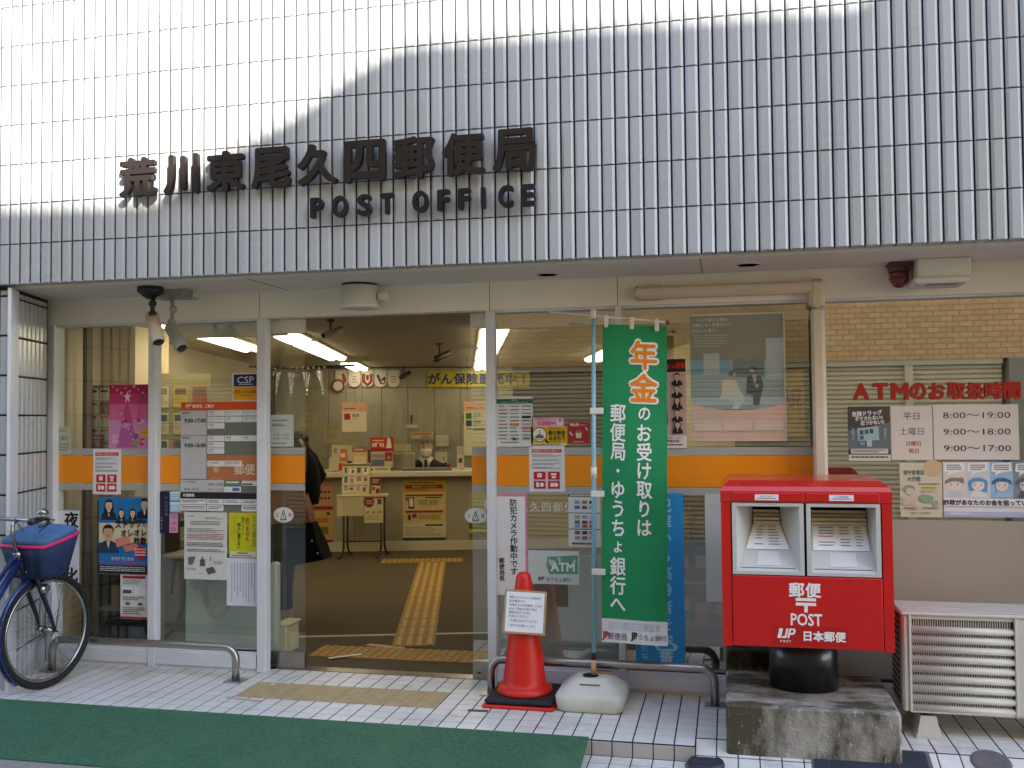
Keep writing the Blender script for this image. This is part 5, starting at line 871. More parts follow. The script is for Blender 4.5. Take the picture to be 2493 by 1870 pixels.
# ------------------------------------------------------------------ writing stand
t = thing('writing_stand', 'small writing stand on black folding legs in front of the counter', 'stand', room(-.80, 4.25, 0), IA)
m = MB(); m.bbox(-.29, .29, -.02, .26, .69, .71, mat('stand_top', 'b8a878', rough=.5), .004); m.build('top', t)
for s in (-1, 1):
    m = MB(); x = s*.21+.02
    m.tube([(x-.01, .0, .69), (x-.012, .0, .12), (x-.03*s*0-.03, -.02, .03), (x-.06, -.09, .012)], .011, M_BLACK, 8); m.tube([(x+.012, .18, .69), (x+.014, .14, .12), (x+.03, .2, .03), (x+.05, .27, .012)], .011, M_BLACK, 8); m.build('leg', t)
m = MB(); m.tube([(-.2, .08, .18), (.23, .08, .18)], .008, M_BLACK, 8); m.build('cross_bar', t)
Q('notice', 'cream form sheet hung on the front of the writing stand', 'notice', uvb(c2, 88, 922, 372, 1120), 4.22, 'c9bd92', [('l', .12, .1, .8, .14, 1, '8a7f5c', .7), ('r', .24, .22, .25, .8, 'a0946e'), ('l', .28, .22, .9, .78, 6, 'a0946e', .15)])
Q('notice', 'cream and red leaflet hung on the front of the writing stand', 'notice', uvb(c2, 380, 918, 580, 1192), 4.21, 'd0c398', [('r', 0, 0, 1, .06, 'a0402a'), ('c', .25, .2, .2, '8a2c24'), ('l', .1, .12, .5, .3, 3, 'd8b0a0', .5), ('r', .7, .08, .92, .28, '5a5a44'), ('p', [(.08, .58), (.25, .52), (.25, .6), (.1, .64)], '9a8040'), ('p', [(.4, .58), (.55, .52), (.58, .6), (.42, .64)], '9a8040'), ('p', [(.7, .58), (.85, .52), (.9, .6), (.72, .64)], '9a8040'), ('l', .1, .72, .9, .92, 3, 'b08a5a', .3)])
t = thing('leaflet_rack', 'tilted rack of many small colourful leaflets on the writing stand', 'rack', room(-.875, 4.29, .7105), IA)
m = MB(); m.loft([[(-.155, 0, 0), (.155, 0, 0), (.155, .12, 0), (-.155, .12, 0)], [(-.155, .1, .35), (.155, .1, .35), (.155, .14, .35), (-.155, .14, .35)]], ink('bfae72')); m.build('board', t)
rnd = random.Random(3)
for j in range(3):
    for i in range(4):
        x = -.112+i*.0745; z = .03+j*.1; y = z/.35*.1-.004; m = MB(); m.box(-.032, .032, 0, .004, 0, .085, ink(rnd.choice(['cfc8b0', 'd8d0bc', 'c2b8a0']))); draw(m, [('r', rnd.uniform(.05, .3), rnd.uniform(.1, .4), rnd.uniform(.6, .95), rnd.uniform(.6, .95), rnd.choice(['8a4a34', '5a4a5a', 'a8743a', '4a4a4a', '9a8a6a'])), ('r', .1, .05, .9, .2, rnd.choice(['5a5a50', 'a06a3a', '7a5a6a']))], .064, .085, -.0004)
        m.build('leaflet', t, (x, y, z), rot=(-.28, 0, 0))
m = MB(); m.box(-.15, .15, .092, .096, .30, .345, ink('6a6450')); m.build('header', t)
Q('leaflet', 'small dark red and cream leaflet standing on the writing stand', 'leaflet', uvb(c2, 455, 715, 548, 905), 4.3, 'c8b88e', [('r', 0, 0, 1, .42, '7a1f1c'), ('l', .1, .08, .9, .34, 2, 'd8b8a8', .5), ('r', .1, .5, .4, .68, '8a3a30'), ('r', .5, .6, .9, .85, '7a2a24')])
# ------------------------------------------------------------------ ceiling cameras inside, barrier, left wall furniture
for (uv, l, sc) in ((c3(1470, 362), 'small black ceiling camera on a thin drop pole in the middle of the lobby ceiling', .85), (c3(640, 182), 'pale bullet ceiling camera just inside the sliding door', .62), (c3(1196, 540), 'small ceiling camera far back above the counter', .8)):
    d = ray(*uv); tt = (2.3-CAM.z)/d.z; P = CAM+d*tt; t = thing('ceiling_camera', l, 'camera', (P.x, P.y, 2.3))
    m = MB(); m.lathe([(.05*sc, 0), (.05*sc, -.012), (.012*sc, -.02), (.01*sc, -.14*sc), (0, -.145*sc)], mat('cam_mount', '4a4636', rough=.5), n=14); m.build('mount', t)
    m = MB(); m.tube([(.10*sc, .06, -.10*sc), (0, -.02, -.17*sc), (-.03, -.05, -.19*sc)], [.035*sc, .038*sc, .036*sc], mat('cam_pale', 'b5aa90', rough=.4) if sc < .7 else mat('cam_dark', '37342a', rough=.4), 14); m.tube([(-.031, -.051, -.191*sc), (-.04, -.06, -.197*sc)], [.03*sc, .028*sc], M_BLACK, 12); m.build('body', t)
x0, z0, x1, z1 = rect(581, 1216, 597, 1440, 1.05); m = MB(); m.bbox(x0, x1, -.01, .06, 0, z1, mat('guard_grey', 'a9b0a6', rough=.35), .012); tag(m.build('door_guard', None, (0, 1.06, .001)), 'pale grey rounded guard panel beside the left sliding door', 'guard panel')
x0, z0, x1, z1 = rect(594, 1348, 618, 1415, 1.25); m = MB(); m.bbox(x0, x1, 0, .2, 0, .19, mat('cream_box', 'c2bd92', rough=.5), .006); m.bbox(x0-.01, x1+.012, -.01, .21, .185, .2, mat('cream_box', 'c2bd92'), .004); tag(m.build('storage_box', None, (0, 1.25, .001)), 'low cream plastic box behind the left sliding door', 'box')
for k in range(2): pass
t = thing('crutch_stand', 'pair of pale poles with black clamps leaning inside the right sliding door', 'stand', (-1.13, 2.1, 0)); 
m = MB(); m.tube([(.0, .35, .005), (.06, .25, .93), (.11, .22, .98)], .014, mat('pole_cream', 'a8a07c', rough=.4), 8); m.build('pole', t); m = MB(); m.tube([(.1, .05, .005), (.08, .2, .9), (.12, .22, .98)], .014, mat('pole_cream', 'a8a07c'), 8); m.build('pole', t)
m = MB(); m.tube([(-.09, .2, .40), (.09, .2, .40)], .022, M_BLACK, 10); m.tube([(-.09, .2, .22), (.09, .2, .22)], .022, M_BLACK, 10); m.build('clamp', t)
# left side of the lobby, through the left windows
MBG = mat('beige_box_wall', 'd2c19a', rough=.8, nscale=3, namt=.05)
def xs(u0, u1, Y, v_=1000): return at(u0, v_, Y)[0], at(u1, v_, Y)[0]
xa, xb = xs(206, 291, 1.75); m = MB(); m.box(xa-.1, xb, 1.75, 2.2, 0, 2.3, MBG); m.build('column', PO)
xa, xb = xs(178, 187, 1.2); m = MB(); m.box(xa, xb, 1.2, 1.26, 0, 2.3, mat('dark_jamb', '5a4a30', rough=.7)); m.build('inner_jamb', PO)
xa, xb = xs(188, 243, 1.6, 900); z0, z1 = at(215, 985, 1.6)[1], at(215, 832, 1.6)[1]; hh = z1-z0; ww = xb-xa
t = thing('leaflet_board', 'grey framed board of leaflets on the wall behind the leftmost window', 'board', ((xa+xb)/2, 1.6, z0)); m = MB(); m.box(-ww/2, ww/2, 0, .02, 0, hh, mat('board_frame', '5c5644', rough=.6)); m.box(-ww/2+.02, ww/2-.02, -.003, 0, .02, hh-.04, mat('board_grey', '9a927a', rough=.7)); m.build('panel', t)
rnd = random.Random(5)
for i in range(2):
    for j in range(5):
        m = MB(); m.box(-.04, .04, 0, .002, 0, hh*.165, ink(rnd.choice(['d8d2b8', 'd2caa8', 'dcd6bc', 'a84a3a']))); draw(m, [('r', .1, .1, .9, .35, rnd.choice(['6a5a44', 'b8704a', '4a5a4a', '2a2a2a'])), ('l', .1, .45, .9, .9, 4, '8a8068', .3)], .08, hh*.165, -.0004); m.build('leaflet', t, (-ww*.24+i*ww*.44, -.006, .025+j*hh*.185))
sheet('poster', 'small dark red notice low on the wall behind the leftmost window', 'notice', rect(190, 938, 224, 980, 1.57), 1.57, '8a2c24', [('l', .1, .15, .9, .5, 2, 'c89a84', .5), ('r', 0, .6, 1, 1, '5a241f')])
xa, xb = xs(214, 330, 1.15, 1250); zt = at(260, 1080, 1.15)[1]; ww = (xb-xa)/2
t = thing('shelf_unit', 'dark wooden shelf unit standing low behind the leftmost window', 'shelf', ((xa+xb)/2, 1.15, 0)); MWD = mat('dark_wood', '4a3a26', rough=.6, nscale=6, namt=.3, stretch=(1, 1, 5))
m = MB(); m.box(-ww, ww, .28, .3, 0, zt, MWD); m.box(-ww-.02, -ww, 0, .3, 0, zt, MWD); m.box(ww, ww+.02, 0, .3, 0, zt, MWD); m.build('carcass', t)
for k in range(5): z = .02+k*(zt-.04)/4; m = MB(); m.box(-ww, ww, 0, .28, z, z+.02, mat('shelf_edge', '7b6a4c', rough=.6)); m.build('shelf', t)
m = MB(); m.bbox(-.2, .18, .05, .26, .042, .2, M_BLACK, .02); tag(m.build('storage_bag', None, ((xa+xb)/2, 1.15, .0005)), 'black bag lying on the lowest shelf behind the leftmost window', 'bag')
m = MB(); m.box(-.16, .1, .06, .26, .0, .14, mat('cardboard', '8a6f3c', rough=.8)); tag(m.build('carton', None, ((xa+xb)/2, 1.15, .0405+(zt-.04)/4)), 'small brown carton on a shelf behind the leftmost window', 'carton')
xa, xb = xs(345, 402, 1.15, 1300); zt = at(370, 1207, 1.15)[1]
t = thing('grey_counter', 'grey counter end standing behind the second window', 'counter', (xa, 1.15, 0)); m = MB(); m.bbox(0, xb-xa, 0, .5, 0, zt, mat('grey_lam', '9b988c', rough=.5, nscale=4, namt=.05), .01); m.build('side', t); m = MB(); m.bbox(-.01, xb-xa+.02, -.02, .52, zt, zt+.02, mat('counter_edge', 'b8b094', rough=.4), .005); m.build('top', t)
MGG = mat('green_grey_screen', 'a9b4ac', rough=.5, nscale=3, namt=.08)
xa, xb = xs(400, 562, 1.0, 1300); m = MB(); m.bbox(xa, xb, 0, .03, .02, at(470, 1212, 1.0)[1], MGG, .006); tag(m.build('screen_panel', None, (0, 1.0, 0)), 'grey green screen panel standing behind the second window', 'screen')
xa, xb = xs(1068, 1335, 1.0, 1300); m = MB(); m.bbox(xa, xb, 0, .03, .02, at(1200, 1200, 1.0)[1], MGG, .006); tag(m.build('screen_panel', None, (0, 1.0, 0)), 'grey green screen panel standing behind the window right of the door', 'screen')
xa, xb = xs(340, 402, 2.0, 900)
t = thing('brochure_rack', 'tall rack of yellowish brochures along the left wall seen through the second window', 'rack', ((xa+xb)/2, 2.0, 0), .6); m = MB(); m.box(-.3, .3, .1, .13, .2, 1.95, mat('rack_back', 'a89c74', rough=.7)); m.build('back', t)
for j in range(7):
    for i in range(4): m = MB(); m.box(-.055, .055, 0, .004, 0, .17, ink(rnd.choice(['c9bd8c', 'b8ad84', 'd2c89c', 'b0502f', 'c8b030', '5a5648']))); draw(m, [('r', .1, .1, .9, .4, rnd.choice(['6a5a44', 'a8624a', '3a4a4a', '8a8a60'])), ('l', .1, .5, .9, .9, 4, '7a7258', .3)], .11, .17, -.0004); m.build('brochure', t, (-.22+i*.145, .08, .42+j*.21), rot=(-.12, 0, 0))
t = thing('goods_rack', 'dark rack crowded with small goods inside the window left of the red post box', 'rack', (.55, 1.25, 0)); m = MB(); m.box(-.42, .42, .26, .28, 0, 1.15, MWD); m.box(-.44, -.42, 0, .28, 0, 1.15, MWD); m.box(.42, .44, 0, .28, 0, 1.15, MWD); m.build('carcass', t)
for z in (.3, .55, .8, 1.1): m = MB(); m.box(-.42, .42, 0, .26, z, z+.015, mat('shelf_edge', '6b5a40')); m.build('shelf', t)
for z in (.315, .565, .815):
    for i in range(7):
        h = rnd.uniform(.1, .2); m = MB(); m.bbox(-.045, .045, 0, .12, 0, h, ink(rnd.choice(['7a3a2a', 'a0602c', '5a2a30', '8a7a5a', '4a3a34', '6a6a60'])), .003); draw(m, [('r', .1, .2, .9, .6, rnd.choice(['c8a070', 'b06a40', '9a9484']))], .09, h, -.0005)
        tag(m.build('goods_box', None, (.55-.36+i*.115, 1.29, z+.0005)), 'small packet standing on the dark goods rack left of the red post box', 'packet', 'packets on the goods rack')
# ------------------------------------------------------------------ people
SKIN = mat('skin', 'c99b7c', rough=.5, nscale=30, namt=.08); NAVY = mat('navy_cloth', '161824', rough=.85, nscale=60, namt=.2); HAIRG = mat('grey_hair', '857c70', rough=.55, nscale=40, namt=.3, stretch=(1, 1, .2))
def hand(V, E, base, at_, s=1., side=1):     # palm and five fingers rooted on vertex base
    b = Vector(at_); i0 = len(V); V.append((b.x, b.y, b.z, .026, .014)); E.append((base, i0))
    pm = len(V); V.append((b.x, b.y-.05*s, b.z-.012, .034, .013)); E.append((i0, pm))
    for k, (dx, L) in enumerate(((-.03, .062), (-.011, .074), (.009, .07), (.028, .055))):
        a = len(V); V.append((b.x+dx*side, b.y-.085*s, b.z-.016, .0095, .0095)); E.append((pm, a)); c = len(V); V.append((b.x+dx*side*1.1, b.y-(.085+L*.55)*s, b.z-.03, .0085, .0085)); E.append((a, c)); e = len(V); V.append((b.x+dx*side*1.1, b.y-(.085+L)*s, b.z-.048, .007, .007)); E.append((c, e))
    a = len(V); V.append((b.x-.045*side, b.y-.045*s, b.z-.02, .011, .011)); E.append((i0, a)); c = len(V); V.append((b.x-.05*side, b.y-.085*s, b.z-.03, .009, .009)); E.append((a, c))
def headmesh(m, c, sk, M=None, w_=.076, d_=.092, h_=.112):
    """a head facing -y: skull, brow, nose, lips, chin, ears"""
    n, k = 28, 20; rings = []
    for i in range(1, k):
        a = math.pi*i/k; z = -math.cos(a); r = math.sin(a); ring = []
        for j in range(n):
            t = 2*math.pi*j/n; x = math.sin(t)*r; y = -math.cos(t)*r
            X, Y, Z = x*w_, y*d_, z*h_
            if Z < -.02: X *= 1-.38*((-Z-.02)/.09); Y *= 1-.18*((-Z-.02)/.09)
            f = max(0, -y)
            g = lambda x0, z0, sx, sz: math.exp(-((X-x0)/sx)**2-((Z-z0)/sz)**2)
            if f > .2: Y += -.020*g(0, -.018, .014, .022)-.008*g(0, -.058, .022, .01)-.007*g(0, -.09, .02, .014)-.005*g(0, .03, .05, .012)+.008*g(.03, .008, .014, .01)+.008*g(-.03, .008, .014, .01)
            ring.append((c[0]+X, c[1]+Y, c[2]+Z))
        rings.append(ring)
    m.loft(rings, sk, True, True, False, M)
t = thing('person', 'clerk with grey hair, white face mask and navy jacket seated behind the counter', 'person', room(-.118, 5.5, 0), IA)
V = [(0, .05, .50, .14, .12), (0, .05, .72, .15, .11), (0, .03, .92, .16, .11), (0, .03, 1.0, .10, .08), (0, .02, 1.05, .055, .055), (0, .0, 1.11, .052, .055)]; E = [(0, 1), (1, 2), (2, 3), (3, 4), (4, 5)]
for s in (-1, 1):
    a = len(V); V += [(s*.155, .03, .955, .062, .06), (s*.235, .02, .78, .05, .05), (s*.2, -.15, .70, .04, .04), (s*.15, -.25, .72, .028, .024)]; E += [(2, a), (a, a+1), (a+1, a+2), (a+2, a+3)]; hand(V, E, a+3, (s*.145, -.28, .722), 1, s)
    a = len(V); V += [(s*.09, .02, .49, .085, .08), (s*.12, -.38, .47, .065, .065), (s*.12, -.40, .12, .05, .05), (s*.12, -.40, .06, .04, .04), (s*.12, -.52, .045, .04, .03)]; E += [(0, a), (a, a+1), (a+1, a+2), (a+2, a+3), (a+3, a+4)]
V = [(v[0], v[1], v[2]-.16 if v[2] > .3 else v[2])+tuple(v[3:]) for v in V]
hull('body', V, E, SKIN, t, 2)
m = MB(); headmesh(m, (0, -.005, 1.205), SKIN)
for s in (-1, 1): m.ball((s*.076, .012, 1.20), (.012, .02, .03), SKIN, 10, 7)
m.build('head', t)
m = MB(); DKE = mat('eye_dark', '241c18', rough=.3)
for s in (-1, 1): m.ball((s*.030, -.084, 1.214), (.013, .006, .005), DKE, 10, 6)
m.build('eyes', t)
m = MB()
for s in (-1, 1): m.tube([(s*.015, -.096, 1.236), (s*.03, -.095, 1.24), (s*.05, -.082, 1.236)], .004, HAIRG, 6)
m.build('eyebrows', t)
m = MB(); n = 26
rings = []
for i, (z, kx, ky, front) in enumerate(((1.165, 1.08, 1.08, .25), (1.20, 1.13, 1.12, .25), (1.25, 1.17, 1.15, .55), (1.275, 1.14, 1.14, 1.0), (1.30, 1.0, 1.0, 1.05), (1.322, .74, .76, 1.05), (1.333, .3, .34, 1.05))):
    ring = []
    for j in range(n):
        a = 2*math.pi*j/n; y = -math.cos(a); f = front if y < -.25 else 1.; wob = 1+.03*math.sin(j*5+i*2)
        hw = .079*math.sqrt(max(0, 1-((min(z, 1.30)-1.205)/.125)**2*.5)); ring.append((math.sin(a)*hw*kx*wob, .004+y*.094*ky*wob*(f if y < -.25 else 1)*(1 if f >= .9 else (.45 if y < -.5 else .8)), z))
    rings.append(ring)
m.loft(rings, HAIRG, True)
rnd = random.Random(9)
for k in range(46):
    a = rnd.uniform(-2.2, 2.2)+math.pi/2; x = math.cos(a)*.05; m.tube([(x*.6, -.02, 1.328), (x*1.25, -.085, 1.30), (x*1.45, -.098, 1.255+rnd.uniform(-.012, .01))], [.008, .009, .002], HAIRG, 5) if abs(x) < .075 else None
m.build('hair', t)
m = MB(); MMK = mat('mask_white', 'd6d2c0', rough=.7); rows = []
for i, (z, w0, y0) in enumerate(((1.195, .062, -.108), (1.18, .066, -.118), (1.155, .064, -.116), (1.13, .058, -.110), (1.11, .045, -.098))):
    rows.append([(w0*s, y0+.055*abs(s)**2.2, z-.004*abs(s)) for s in [-1+2*k/12 for k in range(13)]])
m.add([p for r in rows for p in r], [(i*13+k, i*13+k+1, (i+1)*13+k+1, (i+1)*13+k) for i in range(4) for k in range(12)], MMK, True)
for z in (1.172, 1.145): m.tube([(.062*s, -.117+.055*abs(s)**2.2+(.0 if z > 1.15 else .004), z) for s in [-1+2*k/10 for k in range(11)]], .0015, mat('mask_fold', 'b3ae9c', rough=.8), 5)
for s in (-1, 1): m.tube([(s*.06, -.06, 1.19), (s*.076, -.01, 1.2), (s*.078, .015, 1.185)], .0018, MMK, 5)
m.build('face_mask', t)
m = MB(); rings = []
for z, hx, hy, yo in ((.60, .19, .13, .04), (.75, .20, .135, .035), (.88, .215, .125, .03), (.955, .225, .10, .03), (1.0, .19, .085, .03), (1.03, .12, .075, .025), (1.055, .075, .068, .02)):
    rings.append([(hx*math.sin(2*math.pi*k/28), yo-hy*math.cos(2*math.pi*k/28), z) for k in range(28)])
m.loft(rings, NAVY, True); m.build('jacket', t)
for s in (-1, 1):
    m = MB(); m.tube([(s*.17, .03, .975), (s*.215, .028, .93), (s*.25, .01, .78), (s*.21, -.14, .705), (s*.16, -.24, .725)], [.06, .068, .062, .052, .042], NAVY, 14); m.build('sleeve', t)
m = MB(); WS = mat('shirt_white', 'd2cfc4', rough=.7)
m.add([(-.05, -.058, 1.065), (.05, -.058, 1.065), (.016, -.112, .88), (-.016, -.112, .88), (0, -.068, 1.06)], [(0, 3, 2, 1)], WS)
for s in (-1, 1): m.add([(s*.062, -.045, 1.085), (s*.012, -.078, 1.05), (s*.03, -.098, 1.0), (s*.08, -.062, 1.055)], [(0, 1, 2, 3)], WS)
m.build('shirt', t); m = MB(); m.prism([(-.014, 1.05), (.014, 1.05), (.02, .97), (.022, .88), (-.022, .88), (-.02, .97)], -.124, -.116, mat('tie_dark', '2a2024', rough=.6)); m.build('tie', t)
m = MB(); m.tube([(-.055, -.06, 1.05), (-.03, -.118, .95), (-.005, -.128, .88)], .004, mat('lanyard_red', '9c3424', rough=.6), 6); m.tube([(.055, -.06, 1.05), (.03, -.118, .95), (.005, -.128, .88)], .004, mat('lanyard_red', '9c3424'), 6); m.build('lanyard', t)
m = MB(); m.box(-.24, .24, 0, .02, 0, .03, M_BLACK); m.bbox(-.22, .22, -.2, .22, .20, .26, NAVY, .02); m.lathe([(.03, .05), (.03, .20)], M_BLACK); m.lathe([(.25, 0), (.25, .03), (.04, .06)], M_BLACK, n=20); m.bbox(-.2, .2, .2, .25, .26, .72, NAVY, .02); clerk = t
for c in list(clerk.children):
    if c.name.split('.')[0] != 'body': c.location.z -= .125 if c.name.split('.')[0] in ('jacket', 'sleeve', 'shirt', 'tie', 'lanyard') else .15
clerk.scale = (1.14, 1.14, 1.14)
tag(m.build('office_chair', None, room(-.118, 5.62, .001), IA), 'dark office chair under the seated clerk', 'chair')
# customer seen from the side through the open door
t = thing('person', 'customer in a short dark padded coat with fur hood standing inside the left sliding door', 'person', (-3.0, 2.36, 0), 0)
BLK = mat('padded_coat', '07080b', rough=.8, spec=.2, nscale=25, namt=.3, bump=.5, bscale=30); JEAN = mat('dark_jeans', '1c2230', rough=.85, nscale=80, namt=.25); FUR = mat('fur_trim', '6a4c2c', rough=.9, nscale=90, namt=.5)
V = [(.04, 0, .80, .12, .12), (.05, 0, .98, .12, .13), (.06, 0, 1.15, .12, .14), (.05, 0, 1.28, .08, .09), (.03, 0, 1.34, .05, .05), (.0, 0, 1.40, .05, .05)]; E = [(0, 1), (1, 2), (2, 3), (3, 4), (4, 5)]
for s in (-1, 1):
    a = len(V); V += [(.06, s*.16, 1.24, .06, .06), (.12, s*.21, 1.05, .048, .048), (-.08, s*.17, 1.02, .036, .036), (-.14, s*.15, 1.03, .026, .02)]; E += [(2, a), (a, a+1), (a+1, a+2), (a+2, a+3)]
    b0 = len(V); hand(V, E, a+3, (-.16, s*.15, 1.03), 1, s)
    for k in range(b0, len(V)):      # turn the hand to reach along -x
        q = V[k]; dy = q[1]-s*.15; dx = q[0]+.16; V[k] = (-.16+dy, s*.15+dx, q[2])+tuple(q[3:])
    a = len(V); V += [(.03, s*.09, .76, .09, .09), (-.0-.03*s, s*.09, .44, .065, .065), (.0-.05*s, s*.09, .1, .045, .045), (-.04-.05*s, s*.09, .05, .04, .04), (-.16-.05*s, s*.09, .035, .035, .03)]; E += [(0, a), (a, a+1), (a+1, a+2), (a+2, a+3), (a+3, a+4)]
hull('body', V, E, SKIN, t, 2)
HM = Matrix.Translation((-.04, 0, 1.475)) @ Matrix.Rotation(-math.pi/2, 4, 'Z') @ Matrix.Rotation(.25, 4, 'X')
m = MB(); headmesh(m, (0, 0, 0), SKIN, HM); m.build('head', t)
m = MB(); m.ball((-.022, 0, 1.50), (.098, .09, .105), mat('dark_hair', '1b1512', rough=.5, nscale=40, namt=.3), 18, 12); m.build('hair', t)
m = MB(); rings = []
for x, z, hx, hy in ((.06, .90, .225, .225), (.065, 1.0, .235, .235), (.065, 1.12, .235, .235), (.06, 1.24, .215, .225), (.055, 1.31, .17, .19), (.05, 1.36, .11, .13), (.03, 1.40, .07, .08)):
    rings.append([(x+hx*math.cos(2*math.pi*k/28)*(1+.025*math.sin(z*60)), hy*math.sin(2*math.pi*k/28), z) for k in range(28)])
m.loft(rings, BLK, True); m.build('coat', t)
for s in (-1, 1):
    m = MB(); m.tube([(.07, s*.16, 1.30), (.10, s*.215, 1.24), (.16, s*.25, 1.10), (.12, s*.255, 1.03), (-.02, s*.2, 1.01), (-.12, s*.16, 1.03)], [.085, .095, .095, .09, .065, .045], BLK, 14); m.build('sleeve', t)
m = MB(); rnd = random.Random(4)
for k in range(520):
    a = rnd.uniform(0, 2*math.pi); b = rnd.uniform(-1, 1); c = Vector((.10+.035*b, .115*math.cos(a), 1.375+.05*math.sin(a)+.02*b)); dv = Vector((rnd.uniform(-.2, .9), math.cos(a), math.sin(a)+.3)).normalized(); m.tube([c, c+dv*.03, c+dv*.055+Vector((0, 0, -.006))], [.006, .004, .0008], FUR, 4)
m.build('fur_hood', t)
m = MB(); m.ball((.12, 0, 1.33), (.09, .13, .08), BLK, 16, 10); m.build('hood', t)
for s in (-1, 1):
    m = MB(); m.tube([(.04, s*.09, .92), (.03, s*.09, .78), (-.0-.03*s, s*.09, .44), (.0-.05*s, s*.09, .13), (.0-.05*s, s*.09, .09)], [.13, .118, .085, .066, .068], JEAN, 14); m.build('trouser_leg', t)
for s in (-1, 1):
    m = MB(); xx = -.05-.05*s; WSN = mat('shoe_white', 'b8b09c', rough=.6, nscale=20, namt=.15)
    m.loft([[(xx+cx_+lx*math.cos(2*math.pi*k/14), s*.09+wy*math.sin(2*math.pi*k/14), zz) for k in range(14)] for cx_, lx, wy, zz in ((-.01, .14, .05, .001), (-.01, .142, .052, .03), (.0, .125, .046, .06), (.04, .08, .044, .09), (.05, .055, .046, .12))], WSN, True); m.build('shoe', t)
t = thing('shoulder_bag', 'brown shoulder bag hanging at the side of the customer', 'bag', (-2.72, 1.95, .06)); m = MB(); MBR = mat('brown_leather', '9c6c52', rough=.5, nscale=20, namt=.15)
m.loft([[(-.17, -.03, .66), (.16, -.03, .72), (.16, .05, .72), (-.17, .05, .66)], [(-.18, -.05, .80), (.14, -.05, .83), (.14, .06, .83), (-.18, .06, .80)], [(-.17, -.02, 1.0), (.08, -.02, 1.01), (.08, .04, 1.01), (-.17, .04, 1.0)]], MBR); m.build('pouch', t)
m = MB(); m.tube([(.06, .0, 1.0), (.08, .03, 1.14), (.05, .10, 1.30), (-.02, .16, 1.36)], .012, MBR, 8); m.build('strap', t)
t = thing('tote_bag', 'large black tote bag with silver studs hanging below the brown bag', 'bag', (-2.69, 1.94, .07)); m = MB(); BT = mat('black_bag', '070709', rough=.8, spec=.2, nscale=20, namt=.3)
m.loft([[(-.26, -.06, .37), (.245, -.06, .47), (.245, .1, .47), (-.26, .1, .37)], [(-.26, -.07, .52), (.20, -.07, .58), (.20, .11, .58), (-.26, .11, .52)], [(-.22, -.03, .72), (.14, -.03, .74), (.14, .06, .74), (-.22, .06, .72)]], BT); m.build('pouch', t)
for x, z in ((.135, .69), (.17, .61), (.215, .52)): m = MB(); m.ball((x-.012, -.072+.04*(z > .65), z), .007, M_WHITEP, 8, 6); m.build('stud', t)
m = MB(); m.tube([(.08, .0, .73), (.06, .04, 1.0), (.0, .1, 1.25)], .01, BT, 8); m.build('strap', t)
# ------------------------------------------------------------------ bicycle
t = thing('bicycle', 'blue city bicycle with covered front basket parked at the left pilaster', 'bicycle', (-3.49, .25, 0), -.15)
MT = mat('tyre_black', '1a1a1b', rough=.8, nscale=40, namt=.25); MRIM = mat('rim_alloy', 'a8a7a4', rough=.25, metal=1, nscale=20, namt=.2); MFR = mat('frame_blue', '17275c', rough=.25, coat=.6, nscale=8, namt=.1); MFK = mat('fork_navy', '14182a', rough=.35, coat=.3)
def circ(c, r, n=48): return [(c[0], c[1]+r*math.cos(2*math.pi*i/n), c[2]+r*math.sin(2*math.pi*i/n)) for i in range(n)]
def wheel(c):
    m = MB(); m.tube(circ(c, .318), .0205, MT, 12, True); wt = m.build('wheel', t)
    m = MB(); m.tube(circ(c, .292), .0105, MRIM, 8, True); m.build('rim', wt)
    m = MB(); m.tube([(c[0]-.045, c[1], c[2]), (c[0]+.045, c[1], c[2])], .016, MRIM, 12); m.tube([(c[0]-.035, c[1], c[2]), (c[0]-.030, c[1], c[2])], .028, MRIM, 14); m.tube([(c[0]+.030, c[1], c[2]), (c[0]+.035, c[1], c[2])], .028, MRIM, 14); m.tube([(c[0]-.085, c[1], c[2]), (c[0]+.085, c[1], c[2])], .006, MFK, 8); m.build('hub', wt)
    m = MB()
    for k in range(28):
        a = 2*math.pi*k/28; s = 1 if k % 2 else -1; off = .5 if (k//2) % 2 else -.5
        m.tube([(c[0]+s*.032, c[1]+.026*math.cos(a+off*1.6), c[2]+.026*math.sin(a+off*1.6)), (c[0], c[1]+.288*math.cos(a), c[2]+.288*math.sin(a))], .0013, MRIM, 5)
    m.build('spokes', wt)
wheel((0, 0, .339)); wheel((0, -1.08, .27))
fa = [(math.radians(q)) for q in range(60, 262, 8)]
for c, aa, nm in (((0, 0, .339), [math.radians(q) for q in range(62, 232, 8)], 'mudguard'), ((0, -1.08, .27), [math.radians(q) for q in range(20, 200, 8)], 'mudguard')):
    m = MB(); rings = []
    for a in aa: rings.append([(x, c[1]+(.352+dz)*math.cos(a), c[2]+(.352+dz)*math.sin(a)) for x, dz in ((-.028, -.012), (-.016, .0), (.016, .0), (.028, -.012), (.016, .002), (-.016, .002))])
    m.loft(rings, MFR if c[1] == 0 else MRIM, True); m.build(nm, t)
for s in (-1, 1):
    m = MB(); m.tube([(s*.012, -.155, .73), (s*.05, -.135, .70), (s*.055, -.10, .60), (s*.056, -.03, .44), (s*.062, .0, .345)], [.014, .016, .015, .012, .009], MFK, 10); m.build('fork_blade', t)
m = MB(); m.tube([(0, -.175, .70), (0, -.208, .81)], .02, MFK, 12); m.tube([(0, -.157, .72), (0, -.152, .71)], .026, MRIM, 12); m.build('head_tube', t)
m = MB(); m.tube([(0, -.205, .80), (0, -.215, .83)], .024, MRIM, 14); m.tube([(0, -.215, .82), (0, -.25, .94), (0, -.25, .99), (0, -.225, 1.015)], .0125, MRIM, 12); m.build('stem', t)
